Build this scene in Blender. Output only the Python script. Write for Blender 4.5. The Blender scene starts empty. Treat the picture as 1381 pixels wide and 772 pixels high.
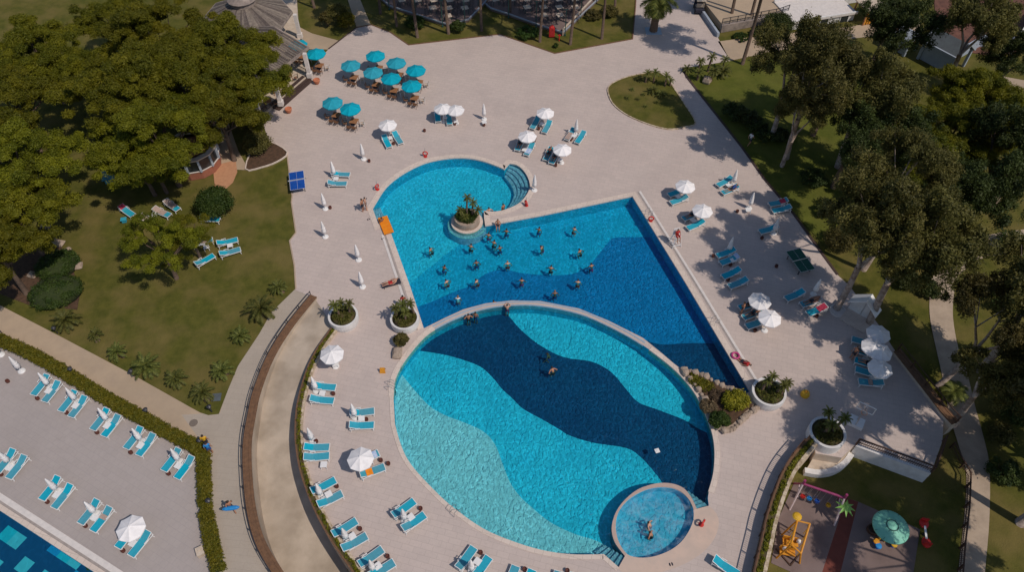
import bpy, bmesh, math, random
import numpy as np
from mathutils import Vector, Matrix
from mathutils.geometry import delaunay_2d_cdt
random.seed(7); rng = np.random.default_rng(11)
scene = bpy.context.scene; COL = scene.collection
PI = math.pi
# ------------------------------------------------------------------ camera model
CAMH, TH, FOC = 54.0, math.radians(50.5), 1020.0
S_, C_ = math.sin(TH), math.cos(TH)
def P(px, py, z=0.0):
    """point at height z seen at photo position (px, py)"""
    v = 386.0 - py
    den = FOC*S_ - v*C_
    k = (CAMH - z)/den
    return Vector(((px-690.5)*k, k*(FOC*C_ + v*S_), z))
def PP(pts, z=0.0): return [P(a, b, z) for a, b in pts]
cam = bpy.data.cameras.new('camera'); camo = bpy.data.objects.new('camera', cam); COL.objects.link(camo)
camo.location = (0, 0, CAMH); camo.rotation_euler = (PI/2-TH, 0, 0)
cam.sensor_width = 36; cam.lens = 36*FOC/1381; cam.clip_end = 3000; cam.clip_start = .5
scene.camera = camo
# ------------------------------------------------------------------ light
SUN_AZ_VEC = Vector((.81, -.585, 0)).normalized(); SUN_EL = math.radians(53)
w = bpy.data.worlds.new('World'); scene.world = w; w.use_nodes = True
nt = w.node_tree; nt.nodes.clear()
sky = nt.nodes.new('ShaderNodeTexSky'); sky.sky_type = 'NISHITA'; sky.sun_disc = False
sky.sun_elevation = SUN_EL; sky.sun_rotation = math.atan2(SUN_AZ_VEC.x, SUN_AZ_VEC.y)
sky.air_density = 1.0; sky.dust_density = .6
bg = nt.nodes.new('ShaderNodeBackground'); bg.inputs[1].default_value = .10
wo = nt.nodes.new('ShaderNodeOutputWorld')
nt.links.new(sky.outputs[0], bg.inputs[0]); nt.links.new(bg.outputs[0], wo.inputs[0])
sl = bpy.data.lights.new('sun', 'SUN'); so = bpy.data.objects.new('sun', sl); COL.objects.link(so)
sl.energy = 3.3; sl.angle = math.radians(.55); sl.color = (1, .90, .79)
sd = Vector((SUN_AZ_VEC.x*math.cos(SUN_EL), SUN_AZ_VEC.y*math.cos(SUN_EL), math.sin(SUN_EL)))
so.rotation_euler = sd.to_track_quat('Z', 'Y').to_euler(); so.location = (30, -20, 60)
vs = scene.view_settings; vs.view_transform = 'Standard'; vs.look = 'None'; vs.exposure = -.30; vs.gamma = 1
vs.use_curve_mapping = False
scene.render.engine = 'CYCLES'
scene.cycles.transparent_max_bounces = 16; scene.cycles.max_bounces = 6
# ------------------------------------------------------------------ materials
M = {}
def newmat(name):
    m = bpy.data.materials.new(name); m.use_nodes = True; M[name] = m
    n = m.node_tree.nodes; b = n['Principled BSDF']; return m, n, m.node_tree.links, b
def mat(name, c, c2=None, scale=2.0, rough=.7, bump=0, bscale=None, metal=0, detail=5, contrast=(.35,.65), spec=.4, big=None, bigamt=.5, coord='Object'):
    m, n, l, b = newmat(name)
    b.inputs['Roughness'].default_value = rough; b.inputs['Metallic'].default_value = metal
    b.inputs['Specular IOR Level'].default_value = spec
    c2 = c2 or tuple(x*.8 for x in c)
    tc = n.new('ShaderNodeTexCoord')
    no = n.new('ShaderNodeTexNoise'); no.inputs['Scale'].default_value = scale; no.inputs['Detail'].default_value = detail
    no.inputs['Roughness'].default_value = .65
    l.new(tc.outputs[coord], no.inputs['Vector'])
    r = n.new('ShaderNodeMapRange'); r.inputs['From Min'].default_value = contrast[0]; r.inputs['From Max'].default_value = contrast[1]
    l.new(no.outputs['Fac'], r.inputs['Value'])
    mx = n.new('ShaderNodeMix'); mx.data_type = 'RGBA'
    mx.inputs['A'].default_value = (*c, 1); mx.inputs['B'].default_value = (*c2, 1)
    l.new(r.outputs[0], mx.inputs['Factor']); out = mx.outputs['Result']
    if big:
        nb = n.new('ShaderNodeTexNoise'); nb.inputs['Scale'].default_value = big[1]; nb.inputs['Detail'].default_value = 4
        l.new(tc.outputs[coord], nb.inputs['Vector'])
        rb = n.new('ShaderNodeMapRange'); rb.inputs['From Min'].default_value = .42; rb.inputs['From Max'].default_value = .66
        rb.inputs['To Max'].default_value = bigamt
        l.new(nb.outputs['Fac'], rb.inputs['Value'])
        m2 = n.new('ShaderNodeMix'); m2.data_type = 'RGBA'; m2.inputs['B'].default_value = (*big[0], 1)
        l.new(rb.outputs[0], m2.inputs['Factor']); l.new(out, m2.inputs['A']); out = m2.outputs['Result']
    if name in ('lounger_fabric','teal_fabric','white_fabric','palm_trunk'):
        oi = n.new('ShaderNodeObjectInfo'); hs = n.new('ShaderNodeHueSaturation'); rr = n.new('ShaderNodeMapRange'); rr.inputs['To Min'].default_value = .84 if name[0] == 'l' else .93; rr.inputs['To Max'].default_value = 1.08
        l.new(oi.outputs['Random'], rr.inputs['Value']); l.new(rr.outputs[0], hs.inputs['Value']); l.new(rr.outputs[0], hs.inputs['Saturation']); l.new(out, hs.inputs['Color']); out = hs.outputs[0]
    l.new(out, b.inputs['Base Color'])
    if bump:
        nb = n.new('ShaderNodeTexNoise'); nb.inputs['Scale'].default_value = bscale or scale*6; nb.inputs['Detail'].default_value = 4
        l.new(tc.outputs[coord], nb.inputs['Vector'])
        bp = n.new('ShaderNodeBump'); bp.inputs['Strength'].default_value = bump; bp.inputs['Distance'].default_value = .05
        l.new(nb.outputs['Fac'], bp.inputs['Height']); l.new(bp.outputs[0], b.inputs['Normal'])
    return m
def paver(name, c, c2, mortar, bw=.6, bh=.6, rot=.27, stain=(.3,.25,.22), rough=.8, mort=.012, stainamt=.35):
    m, n, l, b = newmat(name); b.inputs['Roughness'].default_value = rough; b.inputs['Specular IOR Level'].default_value = .3
    tc = n.new('ShaderNodeTexCoord'); mp = n.new('ShaderNodeMapping'); mp.inputs['Rotation'].default_value = (0, 0, rot)
    l.new(tc.outputs['Object'], mp.inputs['Vector'])
    br = n.new('ShaderNodeTexBrick'); br.offset = .5; br.inputs['Scale'].default_value = 1
    br.inputs['Brick Width'].default_value = bw; br.inputs['Row Height'].default_value = bh
    br.inputs['Mortar Size'].default_value = mort; br.inputs['Mortar Smooth'].default_value = .3
    br.inputs['Color1'].default_value = (*c, 1); br.inputs['Color2'].default_value = (*c2, 1); br.inputs['Mortar'].default_value = (*mortar, 1)
    br.inputs['Bias'].default_value = -.2
    l.new(mp.outputs[0], br.inputs['Vector']); out = br.outputs['Color']
    # larger mottled patches, weathering and fine grain
    for sc, lo, hi, amt, col in ((.22, .45, .7, stainamt, stain), (1.3, .5, .72, stainamt*.8, tuple(min(1,x*1.12) for x in c)), (6, .5, .75, .35, stain), (.6, .62, .68, .22, tuple(x*.7 for x in c))):
        no = n.new('ShaderNodeTexNoise'); no.inputs['Scale'].default_value = sc; no.inputs['Detail'].default_value = 6; no.inputs['Roughness'].default_value = .7
        l.new(tc.outputs['Object'], no.inputs['Vector'])
        r = n.new('ShaderNodeMapRange'); r.inputs['From Min'].default_value = lo; r.inputs['From Max'].default_value = hi; r.inputs['To Max'].default_value = amt
        l.new(no.outputs['Fac'], r.inputs['Value'])
        mx = n.new('ShaderNodeMix'); mx.data_type = 'RGBA'; mx.inputs['B'].default_value = (*col, 1)
        l.new(r.outputs[0], mx.inputs['Factor']); l.new(out, mx.inputs['A']); out = mx.outputs['Result']
    l.new(out, b.inputs['Base Color'])
    return m
paver('deck', (.55,.455,.41), (.51,.425,.385), (.42,.345,.31), .9, .45, .27, (.37,.305,.285))
paver('plaza', (.405,.352,.33), (.39,.338,.315), (.34,.30,.29), .5, .5, .5, (.30,.265,.255))
paver('walkway', (.42,.355,.29), (.40,.34,.28), (.35,.29,.24), 1.6, .5, .1, (.30,.25,.2))
mat('path', (.47,.355,.245), (.41,.31,.22), .8, .9, .2, 14, big=((.32,.25,.18), .15))
mat('ramp', (.52,.43,.34), (.43,.355,.28), .35, .9, .3, 14, big=((.30,.24,.18), .5), bigamt=.7, detail=9)
mat('shade_path', (.46,.36,.27), (.36,.28,.21), .9, .9, .2, 14)
mat('sandy', (.62,.46,.37), (.53,.41,.34), 1.2, .8, .1, 20, big=((.5,.4,.34), .5))
paver('coping', (.67,.56,.485), (.60,.50,.43), (.42,.35,.30), .62, .62, .27, (.5,.41,.35), .7, .014, .3)
mat('coping_pink', (.50,.36,.30), (.44,.33,.28), 1.6, .7, .05, 20)
mat('coping_white', (.72,.66,.62), (.62,.57,.54), 2.5, .7)
mat('channel', (.40,.34,.31), (.3,.26,.24), 3, .8)
mat('weir', (.34,.42,.5), (.27,.37,.47), 2.2, .5)
mat('cream_wall', (.6,.5,.4), (.48,.38,.29), 1.5, .85, .3, 12)
mat('stone_edge', (.62,.51,.38), (.34,.25,.16), 3.0, .9, .6, 8, contrast=(.4,.6))
mat('white_wall', (.74,.72,.71), (.62,.59,.57), 1.6, .8, .15, 9)
mat('blue_wall', (.36,.40,.46), (.30,.34,.40), 1.0, .8)  # white walls with blue grey shade put into the colour; also grey posts
mat('soil', (.11,.06,.035), (.06,.035,.02), 3, .95, .6, 12)
mat('red_soil', (.17,.075,.05), (.09,.04,.03), 1.2, .95, .6, 6)
mat('soil_green', (.07,.075,.02), (.1,.06,.03), 4, .95, .6, 12)
mat('brown_strip', (.20,.105,.055), (.13,.07,.04), 3, .9, .5, 10)
mat('grass', (.122,.112,.024), (.068,.073,.014), 1.1, .95, .8, 9, big=((.20,.145,.055), .3), bigamt=.55, spec=.1, contrast=(.28,.66), detail=12)
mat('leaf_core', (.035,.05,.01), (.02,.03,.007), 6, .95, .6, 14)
mat('grass_right', (.115,.125,.022), (.07,.085,.014), .5, .95, .7, 9, big=((.15,.135,.035), .3), bigamt=.4, spec=.1)
mat('white_paint', (.8,.79,.78), (.72,.7,.69), 6, .5)
mat('white_fabric', (.86,.83,.83), (.77,.74,.74), 3, .85, spec=.2)
mat('teal_fabric', (.012,.36,.47), (.01,.29,.40), 3, .8, spec=.2)
mat('lounger_fabric', (.03,.37,.50), (.025,.31,.42), 5, .75, spec=.25)
mat('wood', (.36,.17,.08), (.25,.11,.05), 6, .6)
mat('wood_light', (.5,.35,.22), (.4,.27,.16), 6, .6)
mat('wood_grey', (.36,.29,.25), (.19,.155,.14), 1.5, .85, detail=8)
mat('dark_wood', (.075,.045,.038), (.05,.03,.025), 3, .7)
mat('brown_rail', (.09,.045,.028), (.06,.03,.02), 5, .7)
mat('dark_metal', (.04,.04,.05), (.03,.03,.035), 4, .45)
mat('green_metal', (.03,.10,.09), (.02,.07,.06), 4, .5)
mat('steel', (.6,.6,.6), (.5,.5,.5), 4, .3, metal=.9)
mat('grey_metal', (.25,.25,.25), (.2,.2,.2), 4, .5)
mat('terracotta', (.55,.2,.1), (.45,.15,.08), 5, .8)
mat('brown_pot', (.13,.04,.03), (.09,.03,.02), 8, .6)
mat('red', (.6,.03,.02), (.5,.02,.02), 4, .5); mat('pink', (.55,.05,.22), (.45,.04,.17), 4, .5)
mat('magenta', (.33,.04,.14), (.26,.03,.11), 4, .5); mat('pale_pink', (.62,.5,.5), (.55,.42,.42), 4, .6)
mat('yellow', (.72,.42,.02), (.6,.33,.02), 4, .5); mat('orange', (.85,.27,.01), (.75,.22,.01), 3, .6)
mat('amber', (.70,.30,.02), (.55,.22,.015), 3, .5)
mat('blue', (.01,.08,.38), (.008,.06,.3), 3, .45); mat('sky_blue', (.02,.25,.6), (.02,.2,.5), 3, .5)
mat('green_table', (.01,.09,.06), (.008,.07,.05), 3, .45); mat('leaf_toy', (.25,.5,.1), (.2,.4,.08), 3, .5)
mat('mint', (.22,.55,.42), (.17,.47,.35), 1.5, .6)
mat('line_white', (.8,.8,.8), (.75,.75,.75), 3, .6)
mat('skin_tan', (.42,.2,.12), (.36,.16,.09), 5, .5); mat('skin_dark', (.27,.12,.07), (.22,.1,.055), 5, .5); mat('skin_light', (.58,.32,.22), (.5,.27,.18), 5, .5)
mat('hair_dark', (.02,.013,.01), (.03,.018,.012), 20, .6); mat('hair_fair', (.25,.15,.07), (.2,.12,.05), 20, .6)
mat('cloth_dark', (.02,.02,.03), (.03,.03,.05), 5, .8); mat('cloth_blue', (.03,.08,.3), (.03,.06,.2), 5, .8)
mat('cloth_white', (.7,.7,.72), (.6,.6,.62), 5, .8); mat('cloth_red', (.5,.03,.03), (.4,.02,.02), 5, .8)
mat('towel_beige', (.45,.33,.28), (.38,.28,.24), 6, .95); mat('towel_blue', (.25,.4,.7), (.6,.65,.75), 6, .95)
mat('towel_red', (.5,.05,.09), (.38,.03,.07), 6, .95); mat('towel_pink', (.75,.4,.4), (.6,.25,.3), 6, .95)
mat('bark', (.15,.10,.075), (.08,.055,.04), 3, .95, .8, 10); mat('bark_pale', (.42,.34,.29), (.22,.16,.13), 2.0, .9, .6, 7, contrast=(.4,.6))
mat('bark_palm', (.20,.13,.09), (.10,.065,.045), 7, .95, .8, 12)
mat('rubber_red', (.18,.05,.035), (.15,.042,.03), 2, .95); mat('rubber_grey', (.19,.135,.12), (.155,.11,.10), 1.2, .95, big=((.24,.18,.17), .4))
mat('brick', (.35,.13,.08), (.28,.1,.06), 6, .9); mat('terra_pave', (.52,.27,.15), (.44,.22,.12), 3, .9)
mat('glass_dark', (.02,.025,.03), (.03,.035,.04), 2, .08, spec=.6)
mat('rock', (.42,.33,.26), (.28,.21,.16), 2.5, .9, .6, 6)
mat('slate', (.10,.12,.13), (.08,.09,.10), 2, .7)
mat('drain', (.03,.05,.03), (.04,.05,.04), 6, .8); mat('manhole', (.20,.16,.13), (.16,.13,.11), 6, .8)
mat('net', (.5,.5,.5), (.45,.45,.45), 6, .8)
mat('tyre', (.02,.02,.02), (.025,.025,.025), 6, .8)
def tilefloor(name, c, c2, grout):
    m, n, l, b = newmat(name); b.inputs['Roughness'].default_value = .6
    tc = n.new('ShaderNodeTexCoord')
    no = n.new('ShaderNodeTexNoise'); no.inputs['Scale'].default_value = .5; no.inputs['Detail'].default_value = 6
    l.new(tc.outputs['Object'], no.inputs['Vector'])
    wn = n.new('ShaderNodeTexVoronoi'); wn.inputs['Scale'].default_value = 9; l.new(tc.outputs['Object'], wn.inputs['Vector'])
    ad = n.new('ShaderNodeMath'); ad.operation = 'MULTIPLY_ADD'; ad.inputs[1].default_value = .35
    sp = n.new('ShaderNodeSeparateColor'); l.new(wn.outputs['Color'], sp.inputs[0])
    l.new(sp.outputs[0], ad.inputs[0]); l.new(no.outputs['Fac'], ad.inputs[2])
    r = n.new('ShaderNodeMapRange'); r.inputs['From Min'].default_value = .45; r.inputs['From Max'].default_value = .9
    l.new(ad.outputs[0], r.inputs['Value'])
    mx = n.new('ShaderNodeMix'); mx.data_type = 'RGBA'; mx.inputs['A'].default_value = (*c, 1); mx.inputs['B'].default_value = (*c2, 1)
    l.new(r.outputs[0], mx.inputs['Factor']); l.new(mx.outputs['Result'], b.inputs['Base Color'])
    return m
tilefloor('f_pale', (.98,.80,.86), (.86,.73,.80), 0)
tilefloor('f_turq', (.10,.67,.89), (.07,.585,.82), 0)
tilefloor('f_mid', (.02,.50,.78), (.015,.43,.71), 0)
tilefloor('f_blue', (.004,.25,.58), (.003,.21,.50), 0)
tilefloor('f_navy', (.003,.075,.20), (.002,.052,.16), 0)
tilefloor('f_wall', (.02,.52,.74), (.015,.34,.52), 0)
tilefloor('f_spa', (.22,.58,.76), (.14,.45,.68), 0)
tilefloor('f_step', (.75,.52,.64), (.6,.44,.56), 0)
# chequered tile floor of the lower pool
m, n, l, b = newmat('f_check'); b.inputs['Roughness'].default_value = .6
tc = n.new('ShaderNodeTexCoord'); mp = n.new('ShaderNodeMapping')
_e = P(166, 772) - P(0, 665); CHK = math.atan2(_e.y, _e.x)
mp.vector_type = 'TEXTURE'; mp.inputs['Rotation'].default_value = (0, 0, CHK); mp.inputs['Scale'].default_value = (1.02, 1.02, 100)
l.new(tc.outputs['Object'], mp.inputs['Vector'])
fl = n.new('ShaderNodeVectorMath'); fl.operation = 'FLOOR'; l.new(mp.outputs[0], fl.inputs[0])
wn = n.new('ShaderNodeTexWhiteNoise'); l.new(fl.outputs[0], wn.inputs['Vector'])
cr = n.new('ShaderNodeValToRGB'); cr.color_ramp.interpolation = 'CONSTANT'
cr.color_ramp.elements[0].color = (.006,.075,.2,1); cr.color_ramp.elements[1].position = .56; cr.color_ramp.elements[1].color = (.17,.56,.66,1)
e = cr.color_ramp.elements.new(.76); e.color = (.03,.5,.62,1)
e = cr.color_ramp.elements.new(.88); e.color = (.015,.3,.6,1)
l.new(wn.outputs['Value'], cr.inputs[0]); l.new(cr.outputs[0], b.inputs['Base Color'])
def water(name, tint, deep=.62, cell=1.9, bump=.35, foam=False, amp=1.0):
    """rippled surface: fresnel gloss over clear water, with a sun caustic web painted into its transmission colour"""
    m, n, l, b = newmat(name); n.remove(b); out = n['Material Output']
    tc = n.new('ShaderNodeTexCoord')
    mp0 = n.new('ShaderNodeMapping'); mp0.inputs['Rotation'].default_value = (0,0,.45); mp0.inputs['Scale'].default_value = (1.15,.85,1)
    l.new(tc.outputs['Object'], mp0.inputs['Vector'])
    ns = n.new('ShaderNodeTexNoise'); ns.inputs['Scale'].default_value = 1.7; ns.inputs['Detail'].default_value = 3
    l.new(mp0.outputs[0], ns.inputs['Vector'])
    add = n.new('ShaderNodeVectorMath'); add.operation = 'MULTIPLY_ADD'; add.inputs[1].default_value = (.75,.75,0)
    l.new(ns.outputs['Color'], add.inputs[0]); l.new(mp0.outputs[0], add.inputs[2])
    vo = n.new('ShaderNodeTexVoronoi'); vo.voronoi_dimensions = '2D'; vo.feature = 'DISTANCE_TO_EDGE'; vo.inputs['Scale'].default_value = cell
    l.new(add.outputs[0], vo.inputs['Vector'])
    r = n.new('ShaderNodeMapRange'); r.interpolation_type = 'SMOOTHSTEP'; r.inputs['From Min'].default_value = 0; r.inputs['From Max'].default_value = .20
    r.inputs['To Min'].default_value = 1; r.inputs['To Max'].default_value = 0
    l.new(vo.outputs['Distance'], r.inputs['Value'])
    n2 = n.new('ShaderNodeTexNoise'); n2.inputs['Scale'].default_value = 3.2; n2.inputs['Detail'].default_value = 4; n2.inputs['Roughness'].default_value = .6
    l.new(mp0.outputs[0], n2.inputs['Vector'])
    r2 = n.new('ShaderNodeMapRange'); r2.inputs['From Min'].default_value = .35; r2.inputs['From Max'].default_value = .60
    l.new(n2.outputs['Fac'], r2.inputs['Value'])
    n3 = n.new('ShaderNodeTexNoise'); n3.inputs['Scale'].default_value = .35; n3.inputs['Detail'].default_value = 2
    l.new(tc.outputs['Object'], n3.inputs['Vector'])
    r3 = n.new('ShaderNodeMapRange'); r3.inputs['From Min'].default_value = .35; r3.inputs['From Max'].default_value = .65; r3.inputs['To Min'].default_value = .5
    l.new(n3.outputs['Fac'], r3.inputs['Value'])
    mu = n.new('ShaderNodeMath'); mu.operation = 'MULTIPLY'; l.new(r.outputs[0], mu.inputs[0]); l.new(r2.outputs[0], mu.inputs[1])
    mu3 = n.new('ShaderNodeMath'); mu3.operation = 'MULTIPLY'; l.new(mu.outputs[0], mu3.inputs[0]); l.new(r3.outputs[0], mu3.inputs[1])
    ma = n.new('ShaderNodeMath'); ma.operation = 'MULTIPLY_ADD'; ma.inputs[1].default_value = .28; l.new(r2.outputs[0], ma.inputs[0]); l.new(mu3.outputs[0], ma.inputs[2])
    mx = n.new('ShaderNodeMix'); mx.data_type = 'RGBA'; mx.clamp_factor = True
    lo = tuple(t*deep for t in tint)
    mx.inputs['A'].default_value = (*lo, 1); mx.inputs['B'].default_value = (*tint, 1)  # caustic threads painted as a brighter tint, darker tint in between
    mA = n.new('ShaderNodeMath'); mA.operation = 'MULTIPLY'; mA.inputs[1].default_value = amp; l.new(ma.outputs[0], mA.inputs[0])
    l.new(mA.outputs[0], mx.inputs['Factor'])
    tr = n.new('ShaderNodeBsdfTransparent'); l.new(mx.outputs['Result'], tr.inputs[0])
    gl = n.new('ShaderNodeBsdfGlossy'); gl.inputs['Roughness'].default_value = .06
    bp = n.new('ShaderNodeBump'); bp.inputs['Strength'].default_value = bump; bp.inputs['Distance'].default_value = .12
    l.new(ma.outputs[0], bp.inputs['Height']); l.new(bp.outputs[0], gl.inputs['Normal'])
    fr = n.new('ShaderNodeFresnel'); fr.inputs['IOR'].default_value = 1.33; l.new(bp.outputs[0], fr.inputs['Normal'])
    ms = n.new('ShaderNodeMixShader'); l.new(fr.outputs[0], ms.inputs[0]); l.new(tr.outputs[0], ms.inputs[1]); l.new(gl.outputs[0], ms.inputs[2])
    last = ms.outputs[0]
    if foam:
        nf = n.new('ShaderNodeTexNoise'); nf.inputs['Scale'].default_value = 1.1; nf.inputs['Detail'].default_value = 8; nf.inputs['Roughness'].default_value = .7; nf.inputs['Distortion'].default_value = .8
        l.new(tc.outputs['Object'], nf.inputs['Vector'])
        rf = n.new('ShaderNodeMapRange'); rf.inputs['From Min'].default_value = .45; rf.inputs['From Max'].default_value = .75; rf.inputs['To Max'].default_value = .45
        l.new(nf.outputs['Fac'], rf.inputs['Value'])
        df = n.new('ShaderNodeBsdfDiffuse'); df.inputs[0].default_value = (.42,.55,.66,1)
        m2 = n.new('ShaderNodeMixShader'); l.new(rf.outputs[0], m2.inputs[0]); l.new(last, m2.inputs[1]); l.new(df.outputs[0], m2.inputs[2]); last = m2.outputs[0]
    l.new(last, out.inputs['Surface']); return m
water('water', (.50,1.08,1.10), .66, 2.2, .4, amp=1.1)  # tint above full transmission brightens the painted caustic lines
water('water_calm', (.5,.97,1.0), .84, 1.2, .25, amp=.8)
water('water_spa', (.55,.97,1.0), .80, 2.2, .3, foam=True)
def leafmat(name, dark, light, trans=.25, rough=.6):
    m, n, l, b = newmat(name); out = n['Material Output']; b.inputs['Roughness'].default_value = rough; b.inputs['Specular IOR Level'].default_value = .25
    at = n.new('ShaderNodeAttribute'); at.attribute_name = 'tint'
    mx = n.new('ShaderNodeMix'); mx.data_type = 'RGBA'; mx.inputs['A'].default_value = (*dark, 1); mx.inputs['B'].default_value = (*light, 1)
    l.new(at.outputs['Fac'], mx.inputs['Factor'])
    oi = n.new('ShaderNodeObjectInfo'); hs = n.new('ShaderNodeHueSaturation')
    r = n.new('ShaderNodeMapRange'); r.inputs['To Min'].default_value = .80; r.inputs['To Max'].default_value = 1.2
    l.new(oi.outputs['Random'], r.inputs['Value']); l.new(r.outputs[0], hs.inputs['Value'])
    r = n.new('ShaderNodeMapRange'); r.inputs['To Min'].default_value = .485; r.inputs['To Max'].default_value = .515
    l.new(oi.outputs['Random'], r.inputs['Value']); l.new(r.outputs[0], hs.inputs['Hue'])
    l.new(mx.outputs['Result'], hs.inputs['Color']); l.new(hs.outputs[0], b.inputs['Base Color'])
    tl = n.new('ShaderNodeBsdfTranslucent'); l.new(hs.outputs[0], tl.inputs[0])
    ms = n.new('ShaderNodeMixShader'); ms.inputs[0].default_value = trans
    l.new(b.outputs[0], ms.inputs[1]); l.new(tl.outputs[0], ms.inputs[2]); l.new(ms.outputs[0], out.inputs['Surface'])
leafmat('pine_leaf', (.072,.086,.005), (.24,.225,.012), .38)
leafmat('olive_leaf', (.052,.052,.012), (.18,.155,.040), .3)
leafmat('dark_leaf', (.022,.036,.009), (.075,.095,.02))
leafmat('palm_leaf', (.05,.066,.012), (.17,.17,.036))
leafmat('bush_leaf', (.022,.05,.008), (.065,.10,.016))
leafmat('hedge_leaf', (.09,.105,.008), (.22,.19,.012))
leafmat('yellow_leaf', (.16,.16,.01), (.32,.28,.02))
leafmat('dry_leaf', (.10,.07,.045), (.2,.14,.08))
leafmat('grass_leaf', (.06,.07,.012), (.14,.13,.025))
# ------------------------------------------------------------------ object helpers
def tag(o, label=None, cat=None, group=None, kind=None):
    if label: o['label'] = label
    if cat: o['category'] = cat
    if group: o['group'] = group
    if kind: o['kind'] = kind
    return o
def empty(name, loc=(0,0,0), rz=0, label=None, cat=None, group=None):
    o = bpy.data.objects.new(name, None); COL.objects.link(o); o.empty_display_size = .3
    o.location = loc; o.rotation_euler = (0, 0, rz); return tag(o, label, cat, group)
def link(name, me, mats, parent=None):
    for mm in (mats if isinstance(mats, (list, tuple)) else [mats]): me.materials.append(M[mm])
    o = bpy.data.objects.new(name, me); COL.objects.link(o)
    if parent: o.parent = parent
    return o
class MB:
    def __init__(s): s.v = []; s.f = []; s.m = []
    def add(s, vs, fs, mi=0):
        k = len(s.v); s.v += [tuple(x) for x in vs]; s.f += [tuple(i+k for i in f) for f in fs]; s.m += [mi]*len(fs); return s
    def box(s, c, d, rz=0, mi=0, tilt=0, axis='X'):
        R = Matrix.Rotation(rz, 3, 'Z') @ Matrix.Rotation(tilt, 3, axis); c = Vector(c)
        vs = [c + R @ Vector((sx*d[0]/2, sy*d[1]/2, sz*d[2]/2)) for sz in (-1,1) for sx, sy in ((-1,-1),(1,-1),(1,1),(-1,1))]
        return s.add(vs, [(0,3,2,1),(4,5,6,7),(0,1,5,4),(1,2,6,5),(2,3,7,6),(3,0,4,7)], mi)
    def bar(s, a, b, w, h=None, mi=0):
        a, b = Vector(a), Vector(b); h = h or w; t = (b-a).normalized()
        u = t.cross(Vector((0,0,1))); u = Vector((1,0,0)) if u.length < 1e-4 else u.normalized(); n = u.cross(t)
        vs = [p + u*su*w/2 + n*sn*h/2 for p in (a, b) for su, sn in ((-1,-1),(1,-1),(1,1),(-1,1))]
        return s.add(vs, [(0,3,2,1),(4,5,6,7),(0,1,5,4),(1,2,6,5),(2,3,7,6),(3,0,4,7)], mi)
    def tube(s, pts, rs, n=8, mi=0, cap=True):
        pts = [Vector(p) for p in pts]
        if not hasattr(rs, '__len__'): rs = [rs]*len(pts)
        vs = []; up = Vector((0,0,1))
        for i, p in enumerate(pts):
            t = (pts[min(i+1,len(pts)-1)] - pts[max(i-1,0)]).normalized()
            u = t.cross(up); u = Vector((1,0,0)) if u.length < .05 else u.normalized(); w_ = t.cross(u)
            vs += [p + (u*math.cos(a)+w_*math.sin(a))*rs[i] for a in [2*PI*k/n for k in range(n)]]
        fs = [(i*n+k, i*n+(k+1)%n, (i+1)*n+(k+1)%n, (i+1)*n+k) for i in range(len(pts)-1) for k in range(n)]
        if cap: fs += [tuple(range(n)), tuple(reversed(range((len(pts)-1)*n, len(pts)*n)))]
        return s.add(vs, fs, mi)
    def lathe(s, prof, n=16, c=(0,0,0), mi=0, flute=0, sq=1.0):
        c = Vector(c); vs = []
        for r, z in prof:
            for k in range(n):
                rr = r*(1 + flute*(1 if k % 2 else -1)); a = 2*PI*k/n
                vs.append(c + Vector((rr*math.cos(a), rr*math.sin(a)*sq, z)))
        fs = [(i*n+k, i*n+(k+1)%n, (i+1)*n+(k+1)%n, (i+1)*n+k) for i in range(len(prof)-1) for k in range(n)]
        fs += [tuple(reversed(range(n))), tuple(range((len(prof)-1)*n, len(prof)*n))]
        return s.add(vs, fs, mi)
    def prism(s, poly, z0, z1, mi=0):
        n = len(poly); vs = [(p[0], p[1], z0) for p in poly] + [(p[0], p[1], z1) for p in poly]
        A = sum(poly[i][0]*poly[(i+1)%n][1]-poly[(i+1)%n][0]*poly[i][1] for i in range(n))
        fs = [tuple(range(n-1,-1,-1)), tuple(range(n, 2*n))] + [(i, (i+1)%n, n+(i+1)%n, n+i) for i in range(n)]
        if A < 0: fs = [tuple(reversed(f)) for f in fs]
        return s.add(vs, fs, mi)
    def build(s, name, mats, parent=None, smooth=False):
        me = bpy.data.meshes.new(name); me.from_pydata(s.v, [], s.f)
        me.polygons.foreach_set('material_index', s.m)
        if smooth: me.polygons.foreach_set('use_smooth', [True]*len(s.f))
        me.update(); return link(name, me, mats, parent)
def copy_tree(o, loc=None, rz=None, label=None, group=None, parent=None):
    c = o.copy(); COL.objects.link(c)
    if parent: c.parent = parent
    if loc is not None: c.location = loc
    if rz is not None: c.rotation_euler = (0, 0, rz)
    if label: c['label'] = label
    if group: c['group'] = group
    for ch in o.children: copy_tree(ch, parent=c)
    return c
_used = {}
def inst(proto, loc, rz, label, group=None):
    """first call places the prototype itself, later calls copy it with its parts"""
    if not _used.get(proto.name):
        _used[proto.name] = 1; proto.location = loc; proto.rotation_euler = (0,0,rz); tag(proto, label, None, group); return proto
    return copy_tree(proto, loc, rz, label, group)
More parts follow.
